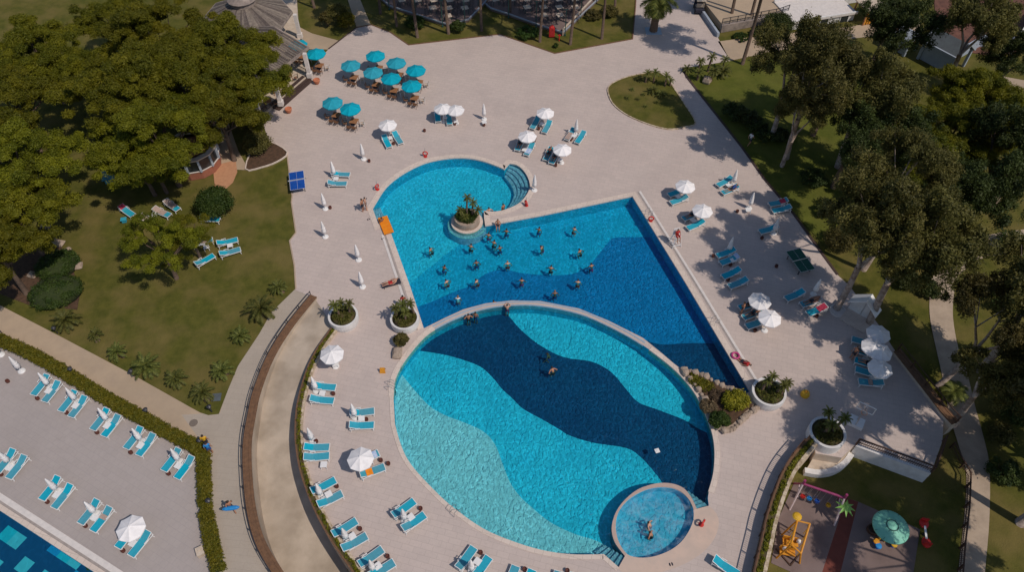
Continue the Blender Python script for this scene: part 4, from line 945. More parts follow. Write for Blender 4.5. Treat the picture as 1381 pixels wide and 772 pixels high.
# loungers on the left lawn, under the pines
for k, (f, h, d) in enumerate((((179.2,290.5),(159,275),'lying below the blue tarp under the pines'), ((207.7,302),(187,288.5),'lowest of the trio under the pines'), ((228.4,290.5),(209,281),'middle of the trio under the pines'), ((240,282.7),(220,268),'nearest the brick kiosk'), ((320.4,322.8),(294.5,327),'upper of the bright pair on the lawn'), ((324,335.8),(297,341.5),'lower of the bright pair on the lawn'), ((286.7,322.8),(268,325.4),'half hidden by the small pine, upper'), ((288.5,344),(265,355),'half hidden by the small pine, lower'), ((296,296),(276,293),'behind the round bush'))):
    LO['L', k] = put_lounger(f, h, 'teal sun lounger '+d)
for p_, d_ in (((207.7,290),'between the trio of loungers under the pines'), ((310,331),'between the bright pair of loungers on the lawn'), ((278,333),'beside the loungers hidden by the small pine')): inst(stable, P0(*p_, .4), .3, 'white side table '+d_)
for k, mm, d_ in ((1,'towel_beige','lowest lounger of the trio under the pines'), (2,'towel_beige','middle lounger of the trio under the pines'), (3,'towel_beige','lounger nearest the kiosk'), (6,'towel_beige','upper lounger behind the small pine')): towel(LO['L',k], -.45, .9, mm, 'beige towel spread on the '+d_)
towel(LO['L',0], .5, .93, 'towel_red', 'red towel on the lounger below the blue tarp')
towel(LO['U4',0], -.92, .3, 'towel_beige', 'pinkish beige towel on the lounger beside the upright closed parasol')
towel(LO['U3',1], -.7, .1, 'towel_blue', 'pale blue towel on the lounger above the pool steps')
towel(LO['WC',1], .0, .35, 'towel_beige', 'small beige towel on a lounger by the chequered pool')
towel(LO['M4',0], -.8, -.3, 'towel_blue', 'blue striped towel on the lounger left of the round pool')
towel(LO['M4',1], .0, .5, 'orange', 'orange towel on the lounger under the parasol left of the round pool')
towel(LO['R4',0], .2, .7, 'towel_red', 'red towel on the lounger at the lawn edge')
towel(LO['R6',1], .6, .93, 'towel_blue', 'pale blue towel on the second lounger of the shaded row')
towel(LO['R9',4], -.2, .15, 'towel_beige', 'beige towel on the lowest lounger at the right deck edge')
for k in range(2): towel(LO['R8',1+k], .1, .9, 'towel_red' if k else 'towel_beige', 'dark towel on the %s lounger beside the pale trunk' % ('lower' if k else 'middle'))
# dining area under teal parasols: canopy pixel centres
teal = [((425.5,69.5),'beside the pavilion post'), ((401,57.5),'half under the pavilion roof'), ((506,72.5),'topmost of the dining cluster'), ((534,82),'second in the back row'), ((560.5,92),'right end of the back row'), ((472.5,85.5),'left end of the cluster'), ((502.7,95),'second in the front row'), ((527,103),'third in the front row'), ((554.8,113),'lowest right of the cluster'), ((448,136),'left of the lower duo'), ((472,144),'right of the lower duo')]
for i, ((px, py), d) in enumerate(teal):
    x, y, _ = P0(px, py+1, 2.2); a = -.22
    inst(topen, (x, y, 0), .15+i, 'open teal parasol, '+d)
    tx, ty = x+.25, y-.45
    inst(dtable, (tx, ty, 0), a, 'square wooden table under the teal parasol '+d)
    R = Matrix.Rotation(a, 2)
    for ox, oy, pr, wd in ((-1.0,-.25,dchair,'left'), (-.28,-.85,dchair,'near left'), (.3,-.85,dchair,'near right'), (.92,.1,lchair,'right')):
        o_ = R @ Vector((ox, oy)); ra = a + {'left': -PI/2, 'near left': .05, 'near right': -.08, 'right': PI/2+.3}[wd]
        inst(pr, (tx+o_.x, ty+o_.y, 0), ra, ('dark metal chair, ' if pr is dchair else 'light wooden chair, ')+wd+' side, table at parasol '+d)
# chairs protos face: open side is +y
# ------------------------------------------------------------------ ping pong tables
def pingpong(corn, top, label, netd):
    c = [P(*p, .76) for p in corn]; ctr = sum(c, Vector())/4; ax = ((c[2]+c[3])-(c[0]+c[1])).normalized()
    r = empty('ping_pong_table', (ctr.x, ctr.y, 0), math.atan2(ax.y, ax.x), label, 'ping pong table')
    b = MB(); b.box((0,0,.745), (2.74,1.525,.03)); b.build('table_top', top, r)
    b = MB()
    for s in (-1,1): b.box((0, s*.752, .7615), (2.74,.022,.003)); b.box((s*1.36, 0, .7625), (.022,1.5,.003))
    b.box((0,0,.7625), (2.7,.012,.003)); b.build('court_lines', 'line_white', r)
    b = MB(); b.box((0,0,.84), (.012,1.83,.15)); b.build('net', 'net', r)
    for s in (-1,1):
        b = MB(); b.box((0, s*.92, .83), (.03,.03,.2)); b.build('net_post', 'dark_metal', r)
        for q in (-1,1): b = MB(); b.bar((s*1.0, q*.6, .73), (s*1.0, q*.62, 0), .06); b.build('leg', 'dark_metal', r)
    b = MB(); b.box((0,.6,.7), (2.5,.03,.06)); b.box((0,-.6,.7), (2.5,.03,.06)); b.build('frame', 'dark_metal', r)
pingpong([(389,232.5),(409.5,230),(412,254),(391.5,257)], 'blue', 'blue ping pong table on the deck beside the left lawn', 0)
pingpong([(1061.6,341),(1079,335.5),(1098,361.5),(1080,366.5)], 'green_table', 'dark green ping pong table near the right lawn edge', 0)
# ------------------------------------------------------------------ round planters
def plant_stem(b_, seed, x, y, h, L): pass
def round_planter(px, py, R, H, z0, label, stems, L=1.0, soil='soil_green', fl=0, extra='grass_leaf'):
    q = P(px, py, H); r = empty('round_planter', (q.x, q.y, 0), 0, label, 'planter')
    b = MB(); b.lathe([(R*.93,z0),(R*1.0,z0+(H-z0)*.45),(R,H),(R*.86,H),(R*.85,H-.12)], 36); b.build('pot_wall', 'white_wall', r, False)
    b = MB(); b.lathe([(R*.86,H-.11),(R*.5,H+.0),(.05,H+.05)], 24); b.build('soil', soil, r, True)
    g = random.Random(int(px)); C = [(R*.7*math.sqrt(g.random())*math.cos(a), R*.7*math.sqrt(g.random())*math.sin(a), H+.04) for a in [g.random()*6.28 for _ in range(70)]]
    leaves('ground_cover', C, np.array([.2]*70)*np.array([1]*70), 26, .09, extra, r, seedv=int(px), up=.5)
    for i, (dx, dy, h, lean) in enumerate(stems):
        p = make_palm(int(px)+i, h, L*.72*random.Random(i+int(px)).uniform(.8,1.15), 20, .10, 80, -25, lean, 'potted_palm', w=.22); p.location = (q.x+dx, q.y+dy, H-.1); p.rotation_euler = (0,0,i*2.1+px)
        tag(p, 'small palm, %s in the %s' % (['first from left','second','third','fourth','fifth'][i], label), 'palm', 'palms in round planters')
round_planter(462.5, 425.5, 1.32, .95, 0, 'round white planter left, beside the curved wall', [(-.35,.1,1.5,.2),(.55,.3,1.4,.15),(-.1,.5,1.0,.1)])
round_planter(545.5, 429, 1.28, .9, 0, 'round white planter against the pool corner', [(-.75,.3,1.5,.3),(.1,-.2,1.0,.1),(.8,.5,1.5,.2),(-.1,.5,1.3,.1)])
round_planter(1037.5, 528.5, 1.38, 1.0, 0, 'round white planter right of the rock bed', [(-.6,.1,1.3,.35),(0,.3,1.9,.1),(.6,.0,1.5,.35),(.9,-.2,1.1,.5)], .95)
round_planter(1116.5, 583, 1.42, 1.0, -1.55, 'tall round white planter above the playground', [(-.2,.0,1.8,.3),(.4,.1,1.9,.4),(.2,.6,1.5,.5)], .95)
# island planter in the pool
ip = P(630, 294.5, .35); r = empty('island_planter', (ic.x, ic.y, 0), 0, 'round stone planter island standing in the pool', 'planter')
b = MB(); b.lathe([(1.58,-1.34),(1.58,-.04),(1.3,-.04)], 36); b.build('pedestal', 'coping', r)
b = MB()
for k in range(4): b.lathe([(1.27-.02*(k % 2), -.04+.17*k), (1.27-.02*(k % 2), .12+.17*k), (1.08, .121+.17*k)], 32)
b.build('stone_wall', 'rock', r, False)
b = MB(); b.lathe([(1.12,.60),(.6,.68),(.05,.7)], 20); b.build('soil', 'soil_green', r, True)
g = random.Random(3); C = [(.95*math.sqrt(g.random())*math.cos(a), .95*math.sqrt(g.random())*math.sin(a), .78+.15*g.random()) for a in [g.random()*6.28 for _ in range(50)]]
leaves('ground_cover', C, np.array([.26]*50), 40, .1, 'bush_leaf', r, seedv=5)
for i, (dx, dy, h, ln, w_) in enumerate(((0,.1,2.6,.15,'tallest, in the middle'), (.55,.1,1.6,.35,'right one'), (-.45,.0,.9,.2,'left one'), (-.1,-.4,.5,.1,'lowest, at the front'), (.9,.3,1.2,.5,'outermost right one'))):
    p = make_palm(80+i, h, .62, 16, .09, 75, -25, ln, 'island_palm', w=.24); p.location = (ic.x+dx, ic.y+dy, .6); p.rotation_euler = (0,0,i*1.3); tag(p, 'small palm on the pool island, '+w_, 'palm', 'palms on the pool island')
# submerged look ring of white round the island
b = MB(); b.lathe([(1.95,-.43),(1.95,-.38),(1.83,-.38),(1.83,-.43)], 40); o = b.build('shelf_rim', 'white_wall', r)
# ------------------------------------------------------------------ rock bed at the pool corner
bed = W(sm([(921,500),(937,505),(951.5,510),(973,522),(986,527),(1000,534),(1010,540),(1022,549),(1012,558),(1001,567),(989,580),(976,582),(964,573),(960,560),(950,541),(937,520)], True, 3))
r = empty('planted_rock_bed', label='raised bed of rocks and shrubs at the pool corner', cat='flower bed')
b = MB(); b.prism(bed, -1.35, .12); b.build('kerb_stone', 'rock', r); cb = sum((Vector(p) for p in bed), Vector((0,0)))/len(bed)
b = MB(); b.prism([tuple(cb.lerp(Vector(p), .85)) for p in bed], .1, .24); b.build('soil', 'soil', r)
g = random.Random(9)
rb = MB()
for i in range(0, len(bed)):
    p = Vector(bed[i]); s_ = g.uniform(.18,.42)
    rb.lathe([(s_*.7,-.05),(s_,s_*.3),(s_*.75,s_*.75),(s_*.3,s_*.95)], 7, (p.x, p.y, .1), flute=.12)
rb.build('rocks', 'rock', r)
def bush_at(px, py, R, H, m_, seed, label, z=0, grp='garden shrubs', **k):
    q = P(px, py, z+H*.5); o = make_bush(seed, R, H, m_, **k); o.location = (q.x, q.y, z); return tag(o, label, 'shrub', grp)
bush_at(993,541,1.05,1.15,'yellow_leaf',21,'bright yellow green round shrub at the pool corner', .1)
bush_at(971,567,.85,.8,'bush_leaf',22,'grey green shrub at the foot of the rock bed', .1)
bush_at(955,549,.75,.55,'dry_leaf',23,'dry brown shrub in the rock bed', .1)
bush_at(966,534,.7,.4,'dry_leaf',24,'dry low shrub behind the yellow one', .1)
o = tag(leaves('grass_tufts', [tuple(P(932+28*t+g.uniform(-3,3), 505+18*t+g.uniform(-2,8), .2)) for t in [g.random() for _ in range(60)]], np.array([.28]*60), 50, .1, 'hedge_leaf', seedv=12), kind='stuff')
bush_at(541.5,459,.62,1.2,'olive_leaf',25,'olive green shrub wedged between planter and round pool', per=200)
b = MB(); b.lathe([(.45,0),(.5,.25),(.3,.5),(.1,.55)], 8, (P(536,478).x, P(536,478).y, 0), flute=.1, sq=1.4); tag(b.build('boulder','rock'), 'pale boulder at the left rim of the round pool', 'rock')
# ------------------------------------------------------------------ curved walls with planting strips and railings
def curved_wall(pts, w, z0, z1, label, strip, m_='cream_wall', plants=None, seed=0, edge='stone_edge', zs=None):
    c = [tuple(p[:2]) for p in pts]; r = empty('planted_wall', (0,0,0), 0, label, 'retaining wall')
    band('wall', offset(c, -w/2, False), offset(c, w/2, False), m_, z0, z1-.02, False, None, r)
    band('edge_stones', offset(c, -w/2-.03, False), offset(c, -w/2+w*.27, False), edge, z1-.05, z1+.06, False, None, r)
    band('edge_stones', offset(c, w/2-w*.18, False), offset(c, w/2+.02, False), 'brown_strip' if edge == 'stone_edge' else edge, z1-.05, z1+.05, False, None, r)
    band('soil', offset(c, -w/2+w*.275, False), offset(c, w/2-w*.185, False), strip, z1-.04, z1+.02, False, None, r)
    if plants:
        g = random.Random(seed); C = []
        pp = resample(c, 150)
        for p in pp:
            if g.random() < .85: C.append((p.x+g.uniform(-.1,.1), p.y+g.uniform(-.1,.1), z1+.05+g.uniform(0,.06)))
        leaves('plants', C, np.array([.13]*len(C)), 40, .07, plants, r, seedv=seed)
    return r
def railing(pts, h, z0, label, m_='brown_rail', step=1.6, mesh=True, n=3, w=.05, side=0):
    c = [Vector(p[:2]) for p in pts]; L = sum((b-a).length for a, b in zip(c, c[1:])); k = max(2, int(L/step)+1); pp = resample(c, k)
    zz = z0 if callable(z0) else (lambda x, y: z0)
    r = empty('railing', (0,0,0), 0, label, 'railing')
    for p in pp[:100]: b = MB(); z = zz(p.x, p.y); b.box((p.x, p.y, z+h/2), (w*1.3, w*1.3, h)); b.build('post', m_, r)
    pf = resample(c, k*4-3)
    for q in range(n):
        b = MB(); zq = h*(1-q/max(1, n))-.03 if n > 1 else h-.03
        for a, e in zip(pf, pf[1:]): b.bar((a.x, a.y, zz(a.x,a.y)+zq), (e.x, e.y, zz(e.x,e.y)+zq), w if q == 0 else w*.6)
        b.build('rail', m_, r)
    if mesh:
        b = MB(); pb = resample(c, int(L/.16)+2)
        for p in pb: z = zz(p.x, p.y); b.box((p.x, p.y, z+h*.5), (.022,.022,h*.8))
        b.build('balusters', m_, r)
    return r
lw = PP(LWc[:-2]); rw = [((a[0]+c[0])/2, (a[1]+c[1])/2) for a, c in zip(resample(W(WL), 50), resample(W(WR), 50))]
curved_wall([Vector((*p,0)) for p in resample([tuple(p[:2]) for p in lw], 60)], .62, -3.2, .28, 'long curved wall with bare brown soil strip left of the ramp', 'brown_strip', edge='brown_strip', m_='ramp')
curved_wall([Vector((*p,0)) for p in rw], .6, -3.2, .30, 'long curved wall with green planting between ramp and pool deck', 'soil_green', plants='hedge_leaf', seed=4)
sw = W(SEW); curved_wall([Vector((*p,0)) for p in resample(sw, 40)], .85, -1.7, .78, 'curved planted wall above the playground', 'soil_green', plants='hedge_leaf', seed=6)
lwr = offset([tuple(p) for p in resample([tuple(p[:2]) for p in lw], 60)], .36, False)
tl = Vector(lwr[30]); tc_ = Vector(resample([tuple(p[:2]) for p in lw], 60)[30])
if tl.x > tc_.x: lwr = offset([tuple(p) for p in resample([tuple(p[:2]) for p in lw], 60)], -.36, False)
railing(lwr, .75, .0, 'dark metal railing along the brown curved wall', 'dark_metal', 1.7, mesh=False, n=2)
swr = offset([tuple(p) for p in resample(sw, 40)], .46, False)
if Vector(swr[20]).x > Vector(resample(sw, 40)[20]).x: swr = offset([tuple(p) for p in resample(sw, 40)], -.46, False)
railing(swr[3:], 1.35, .0, 'brown railing along the wall above the playground', 'brown_rail', 1.6, mesh=True, n=2, w=.06)
# east and south edge of the deck
e1 = W([(1208,476),(1219,490),(1254,535),(1273,560),(1286,574)]); curved_wall([Vector((*p,0)) for p in resample(e1, 20)], .7, -1.8, .35, 'brown planted wall at the right deck edge', 'brown_strip', edge='brown_strip')
railing(offset(e1, -.0, False), 1.0, .35, 'brown railing at the right deck edge', 'brown_rail', 1.5, mesh=False, n=2, w=.06)
e2 = W([(1154,601),(1255,638)]); r = empty('retaining_wall', label='white retaining wall below the deck, facing the playground lawn', cat='retaining wall')
band('wall', offset(e2, -.12, False), offset(e2, .14, False), 'white_wall', -1.9, .08, False, None, r)
railing(e2, .95, .08, 'brown wooden railing above the white retaining wall', 'brown_rail', 3.55, mesh=True, n=2, w=.09)
e3 = W([(1256,637),(1264,617),(1271,596)]); railing(e3, 1.0, 0, 'brown railing at the right corner of the shaded deck', 'brown_rail', 1.5, mesh=True, n=2, w=.08)
pe = [PT(1281,605), PT(1290,625), PT(1302,645), PT(1300,690), PT(1294,740), PT(1289,800)]; railing(pe, 1.0, lambda x, y: T(x,y), 'brown wooden railing beside the right garden path', 'brown_rail', 1.7, mesh=True, n=2, w=.09)
# curved white step under the tall planter
cp = W(sm([(1149,612),(1140,624),(1124,634),(1105,637),(1086,634)], k=4), -.9); r = empty('curved_bench_wall', label='low curved white wall hugging the tall planter', cat='wall')
band('wall', offset(cp, -.22, False), offset(cp, .22, False), 'white_wall', -1.6, -.95, False, None, r)
tb = W([(1100,612),(1120,604),(1149,602),(1149,612),(1140,624),(1124,634),(1105,637),(1088,633)], -1.0); b = MB(); b.prism(tb, -1.6, -1.0); b.build('ledge', 'cream_wall', r)
# dark grille near the planter, drains and manholes
def flat(px, py, sx, sy, m_, name, label, cat, z=.006, rz=0, lz=0):
    q = P(px, py, lz); b = MB(); b.box((q.x, q.y, lz+z), (sx, sy, .012), rz); return tag(b.build(name, m_), label, cat)
flat(422.5,724,.75,.75,'drain','drain_grate','dark green square drain grate on the shaded ramp','drain', .02, .3, -2.45)
q = P(370,731,-2.6); 
for (px, py, z, rr, lb) in ((370.5,731.5,rz(.87)+.01,.32,'round manhole cover on the sunlit ramp'), (261,571,.006,.34,'round manhole cover on the beige path corner')):
    q = P(px, py, z); b = MB(); b.lathe([(rr,0),(rr,.012),(rr*.9,.016),(rr*.2,.018)], 20, (q.x, q.y, z)); tag(b.build('manhole_cover', 'manhole'), lb, 'manhole cover')
flat(292,536.5,.75,.75,'slate','drain_cover','square grey green lid on the lawn corner','drain cover', .03, .1)
# ------------------------------------------------------------------ hedge
hc = resample(W(HC[3:-2]), 260); g = random.Random(5); r = empty('clipped_hedge', label='long clipped yellow green hedge bending around the plaza', cat='hedge')
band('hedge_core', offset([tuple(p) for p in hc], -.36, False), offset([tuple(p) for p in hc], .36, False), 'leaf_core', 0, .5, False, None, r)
C = []
for p, (ox, oy) in zip(hc, offset([tuple(p) for p in hc], .3, False)):
    d = Vector((ox, oy))-p
    for s_ in (-1.15, -.5, .5, 1.15): 
        if g.random() < .8: C.append((p.x+d.x*s_+g.uniform(-.06,.06), p.y+d.y*s_+g.uniform(-.06,.06), .52-.1*abs(s_)+g.uniform(-.04,.1)))
leaves('foliage', C, np.array([.24]*len(C)), 70, .085, 'hedge_leaf', r, seedv=8, up=.6)
# ------------------------------------------------------------------ lawn palms, shrubs
for i, (px, py, h, L, lb) in enumerate(((84,436,.9,1.6,'wide palm beside the clipped mounds'), (128,459,.5,.85,'small stubby palm second from left'), (162,478,.7,1.15,'palm with bright centre third from left'), (196,495,.8,1.7,'large palm beside the path bend'), (232,517,.7,1.3,'palm with arching fronds near the path'), (275,537,.8,1.3,'palm beside the square lid'), (303,502,.6,1.3,'palm in the lower right of the lawn'), (321,455,.6,1.2,'palm halfway up the right lawn edge'), (349,424,.8,1.9,'biggest palm at the right lawn edge'), (379,393,.5,1.1,'palm at the deck corner'))):
    p = make_palm(100+i, h, L*.88, 26, .2, 80, -5, .3, 'lawn_palm', w=.22); q = P(px, py-4, h); p.location = (q.x, q.y, -.03); p.rotation_euler = (0,0,i*1.7); tag(p, lb, 'palm', 'young palms on the left lawn')
def mound(px, py, R, H, lb, seed, sq=1.0, m_='bush_leaf'):
    q = P(px, py, H*.5); r = empty('clipped_shrub', (q.x, q.y, 0), .3, lb, 'shrub', 'clipped mounds'); g = random.Random(seed); C = []; rad = []
    for i in range(70):
        a = g.random()*2*PI; e = math.acos(g.random()); C.append((R*.9*math.sin(e)*math.cos(a), R*.9*sq*math.sin(e)*math.sin(a), H*.2+H*.65*math.cos(e))); rad.append(.38)
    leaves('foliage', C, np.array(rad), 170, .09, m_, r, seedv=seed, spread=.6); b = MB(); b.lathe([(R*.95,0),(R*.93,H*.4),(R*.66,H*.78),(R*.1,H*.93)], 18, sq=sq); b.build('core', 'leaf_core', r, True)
mound(75,355,1.9,1.3,'clipped dark green mound, upper of the two', 31, .9); mound(72,391,2.3,1.6,'clipped dark green mound, lower of the two', 32, .8)
bush_at(290,273,1.85,2.9,'bush_leaf',41,'round dark green tree bush beside the kiosk', n=46, per=420)
bush_at(343,165,1.3,2.6,'olive_leaf',42,'tall olive green shrub left of the deck, upper', n=34, per=300); bush_at(347,193,1.5,1.9,'olive_leaf',43,'spreading shrub in the soil bed', n=34, per=300)
bush_at(455,18,1.5,2.6,'olive_leaf',44,'leafy shrub at the top beside the path', n=34, per=280); bush_at(467,28,1.2,1.9,'hedge_leaf',45,'yellow green shrub at the top beside the path', n=26, per=260)
bush_at(440,25,1.0,2.0,'olive_leaf',46,'thin shrub left of the path at the top', n=20, per=150)
bush_at(617,36,1.0,1.2,'bush_leaf',47,'shrub below the palm terrace, middle', per=200); bush_at(560,30,1.5,1.0,'bush_leaf',48,'dark shrub on the terrace slope left', per=160); bush_at(712,44,1.6,1.0,'bush_leaf',49,'low shrubs below the terrace right', per=160)
# agaves and succulents on the lawn island and the right corner bed
for i, (px, py, h, L) in enumerate(((872,100,1.2,.75), (883,100,1.2,.8), (899,104,1.3,.75), (905,109,.7,.7), (862,105,.3,.6), (880,122,.3,.9), (890,127,.3,.8), (851,122,.05,.45), (846,134,.05,.45), (861,135,.05,.4), (868,128,.05,.4), (885,138,.05,.45), (869,144,.05,.4))):
    p = make_palm(140+i, h, L, 18, .1, 80, 0, .1, 'yucca_plant', w=.2); q = P(px, py, h); p.location = (q.x, q.y, .06); p.rotation_euler = (0,0,i)
    tag(p, ['spiky yucca plant on the half round lawn bed', 'short yucca tuft on the half round lawn bed'][h < .2], 'yucca', 'yuccas on the half round bed tall' if h >= .2 else 'yucca tufts on the half round bed')
for i, (px, py, h, L) in enumerate(((944,83,1.6,.8), (959,77,2.0,.8), (977,81,1.4,.8), (942,98,1.0,.8), (962,96,1.4,1.0), (925,93,.4,.8), (975,97,.6,1.2))):
    p = make_palm(160+i, h, L, 18, .12, 80, -10, .1, 'yucca_plant', w=.24); q = P(px, py, h); p.location = (q.x, q.y, .02); tag(p, 'spiky yucca plant in the right corner bed', 'yucca', 'yuccas in the right corner bed')
b = MB(); q = P(953,111); b.lathe([(.5,0),(.6,.3),(.45,.65),(.2,.8)], 9, (q.x,q.y,0), flute=.1); tag(b.build('boulder','rock'), 'pale round boulder in the right corner bed', 'rock')
g = random.Random(77); 
for i in range(7):
    px, py = ((61,309),(66,316),(74,326),(80,330),(92,338),(107,360),(45,372))[i]; q = P(px,py); s_ = g.uniform(.35,.7); b = MB(); b.lathe([(s_*.7,-.05),(s_,s_*.25),(s_*.7,s_*.6),(s_*.2,s_*.75)], 8, (0,0,0), flute=.12, sq=.8)
    o = b.build('boulder','rock'); o.location = (q.x,q.y,0); o.rotation_euler = (0,0,i); tag(o, 'pale boulder, %s from top beside the clipped mounds' % ['first','second','third','fourth','fifth','sixth','seventh'][i], 'rock', 'boulders beside the mounds')
# dark understory along the right lawn
for i, (px, py, R, H) in enumerate(((990,150,1.5,1.2),(1003,156,1.7,1.3),(1020,168,1.4,1.0),(1052,182,1.2,.9),(1032,184,1.3,.8))):
    bush_at(px, py, R, H, 'dark_leaf', 50+i, 'low dark shrub, %s from left beside the shaded path' % ['first','second','third','fourth','fifth'][i], n=22, per=200, grp='low dark shrubs beside the shaded path')
# =================================================================== BUILDINGS
def face(b, pts, mi=0): b.add(pts, [tuple(range(len(pts)))], mi)
def slab(b, pts, th=.12, mi=0):
    n = len(pts); lo = [Vector(p)-Vector((0,0,th)) for p in pts]; b.add(list(pts)+lo, [tuple(range(n)), tuple(range(2*n-1, n-1, -1))]+[(i, n+i, n+(i+1) % n, (i+1) % n) for i in range(n)], mi)
def woodroof():
    m, n, l, bb = newmat('roof_boards'); bb.inputs['Roughness'].default_value = .85; tc = n.new('ShaderNodeTexCoord')
    at = n.new('ShaderNodeAttribute'); at.attribute_name = 'tint'; r = n.new('ShaderNodeValToRGB'); r.color_ramp.elements[0].color = (.13,.10,.09,1); r.color_ramp.elements[1].color = (.34,.28,.23,1); l.new(at.outputs['Fac'], r.inputs[0])
    no = n.new('ShaderNodeTexNoise'); no.inputs['Scale'].default_value = 3; l.new(tc.outputs['Object'], no.inputs['Vector'])
    mx = n.new('ShaderNodeMix'); mx.data_type = 'RGBA'; mx.blend_type = 'MULTIPLY'; mx.inputs['Factor'].default_value = .7; l.new(r.outputs[0], mx.inputs['A']); l.new(no.outputs['Fac'], mx.inputs['B']); 
    l.new(mx.outputs['Result'], bb.inputs['Base Color'])
woodroof()
def boarded(b, e0, e1, r0, r1, n=14):
    """boards running from eave edge e0-e1 up to ridge edge r0-r1"""
    g = random.Random(n); e0, e1, r0, r1 = map(Vector, (e0, e1, r0, r1)); up = Vector((0,0,1))
    for i in range(n):
        t0, t1 = i/n+.004, (i+1)/n-.004; dz = up*g.uniform(0,.03)
        slab(b, [e0.lerp(e1,t0)+dz, e0.lerp(e1,t1)+dz, r0.lerp(r1,t1)+dz, r0.lerp(r1,t0)+dz], .05)
def tintit(o, per=6, seed=1):
    g = np.random.default_rng(seed); n = len(o.data.polygons); a = o.data.attributes.new('tint','FLOAT','FACE'); a.data.foreach_set('value', np.repeat(g.random(n//per+1), per)[:n].astype(np.float32))
# pavilion: raised octagon roof with a cupola and a lower wing toward the deck
r = empty('pool_pavilion', label='open timber pavilion with grey boarded roofs and a round cupola', cat='pavilion')
zf_ = .35; A1 = P(362,43,3.7); A0 = P(399,15,3.7); ctr = P(333,22,3.7); ez = 3.75
Rr = (A0-ctr).length; a0 = math.atan2((A0-ctr).y, (A0-ctr).x)
cc = ctr; Rr = 5.4; b = MB()
oc = [Vector((cc.x+Rr*math.cos(a0+k*PI/4), cc.y+Rr*math.sin(a0+k*PI/4), ez)) for k in range(8)]; ic_ = [Vector((cc.x+1.5*math.cos(a0+k*PI/4), cc.y+1.5*math.sin(a0+k*PI/4), ez+1.7)) for k in range(8)]
for k in range(8): boarded(b, oc[k], oc[(k+1) % 8], ic_[k], ic_[(k+1) % 8], 9)
o = b.build('roof', 'roof_boards', r); tintit(o)
b = MB(); b.lathe([(1.5,ez+1.6),(1.5,ez+2.3),(1.75,ez+2.3),(1.2,ez+2.8),(.1,ez+3.1)], 16, (cc.x,cc.y,0)); b.build('cupola', 'wood_grey', r)
b = MB()
for k in range(8): b.bar(oc[k]-Vector((0,0,.15)), oc[(k+1) % 8]-Vector((0,0,.15)), .16, .3)
b.build('eave_beam', 'wood_grey', r)
E1 = P(415,63,3.6); E2 = P(370,99,3.6); bk = (E2-E1).normalized(); inn = Vector((bk.y, -bk.x, 0)); 
if inn.y < 0: inn = -inn
if inn.x > 0: inn = inn if inn.y > 0 else -inn
nrm = Vector((-bk.y, bk.x, 0)); nrm = nrm if nrm.dot(cc-E1) > 0 else -nrm
b = MB(); boarded(b, E1, E2+bk*3, E1+nrm*4.6+Vector((0,0,1.3)), E2+bk*3+nrm*4.6+Vector((0,0,1.3)), 26); boarded(b, E1+nrm*9, E2+bk*3+nrm*9, E1+nrm*4.6+Vector((0,0,1.31)), E2+bk*3+nrm*4.6+Vector((0,0,1.31)), 26)
o = b.build('wing_roof', 'roof_boards', r); tintit(o, 6, 3)
b = MB(); b.bar(E1-Vector((0,0,.15))-bk*.1, E2+bk*3-Vector((0,0,.15)), .2, .32); b.bar(E1-Vector((0,0,.12)), E1+nrm*4.6+Vector((0,0,1.2)), .16, .25); b.bar(E1+nrm*9-Vector((0,0,.12)), E1+nrm*4.6+Vector((0,0,1.2)), .16, .25); b.build('wing_beam', 'wood_grey', r)
f0 = P(418,104); f1 = P(354,158); fl_ = [(P(418,104)), P(385,132), P(352,160), P(300,150), P(290,60), P(330,-20), P(400,-10), P(404,50)]
b = MB(); b.prism([tuple(p[:2]) for p in fl_], 0.002, zf_); b.build('floor', 'cream_wall', r)
for px, py in ((418,103),(379,141),(405,50),(340,62),(300,120),(352,160)):
    q = P(px, py, zf_); b = MB(); b.bar((q.x,q.y,zf_), (q.x,q.y,3.5), .42); b.box((q.x,q.y,.6),(.6,.6,.6)); b.build('post', 'coping_white', r)
def fence_px(a, c, label, m_='dark_metal', z=0, h=.95):
    A_, C_2 = P(*a, z), P(*c, z); railing([tuple(A_[:2]), tuple(C_2[:2])], h, z, label, m_, 1.6, True, 2, .06)
fence_px((394,92),(414,102), 'dark lattice railing beside the pavilion entrance, right', z=zf_); fence_px((352,158),(374,143), 'dark lattice railing beside the pavilion entrance, left', z=zf_)
b = MB(); s0, s1 = P(423,110), P(378,150); d = (s1-s0).normalized(); nn = Vector((-d.y, d.x, 0)); nn = nn if nn.y > 0 else -nn
for k in range(3): b.prism([tuple((s0-nn*(.5*k)+nn*1.6)[:2]), tuple((s1-nn*(.5*k)+nn*1.6)[:2]), tuple((s1-nn*(.5*k+.48)+nn*1.6)[:2]), tuple((s0-nn*(.5*k+.48)+nn*1.6)[:2])], .003, .36-.11*k)
steps_ = b.build('entrance_steps', 'dark_wood', r)
for (px, py, w_) in ((427,109,'right'), (389,148,'left')):
    q = P(px, py, .4); b = MB(); b.lathe([(.2,0),(.34,.25),(.42,.55),(.36,.6),(.3,.5),(.05,.48)], 14); o = b.build('terracotta_pot', 'terracotta'); o.location = (q.x,q.y,.02); tag(o, 'terracotta pot at the %s end of the dark pavilion steps' % w_, 'flower pot')
for i, (px, py) in enumerate(((388,100),(372,118),(360,135),(345,140))):
    q = P(px, py, .8+zf_); inst(dtable, (q.x,q.y,zf_), .4, 'wooden table inside the pavilion, %s from the right' % ['first','second','third','fourth'][i]); inst(dchair, (q.x+.9,q.y-.1,zf_), 1.9, 'dark chair inside the pavilion, %s from the right' % ['first','second','third','fourth'][i])
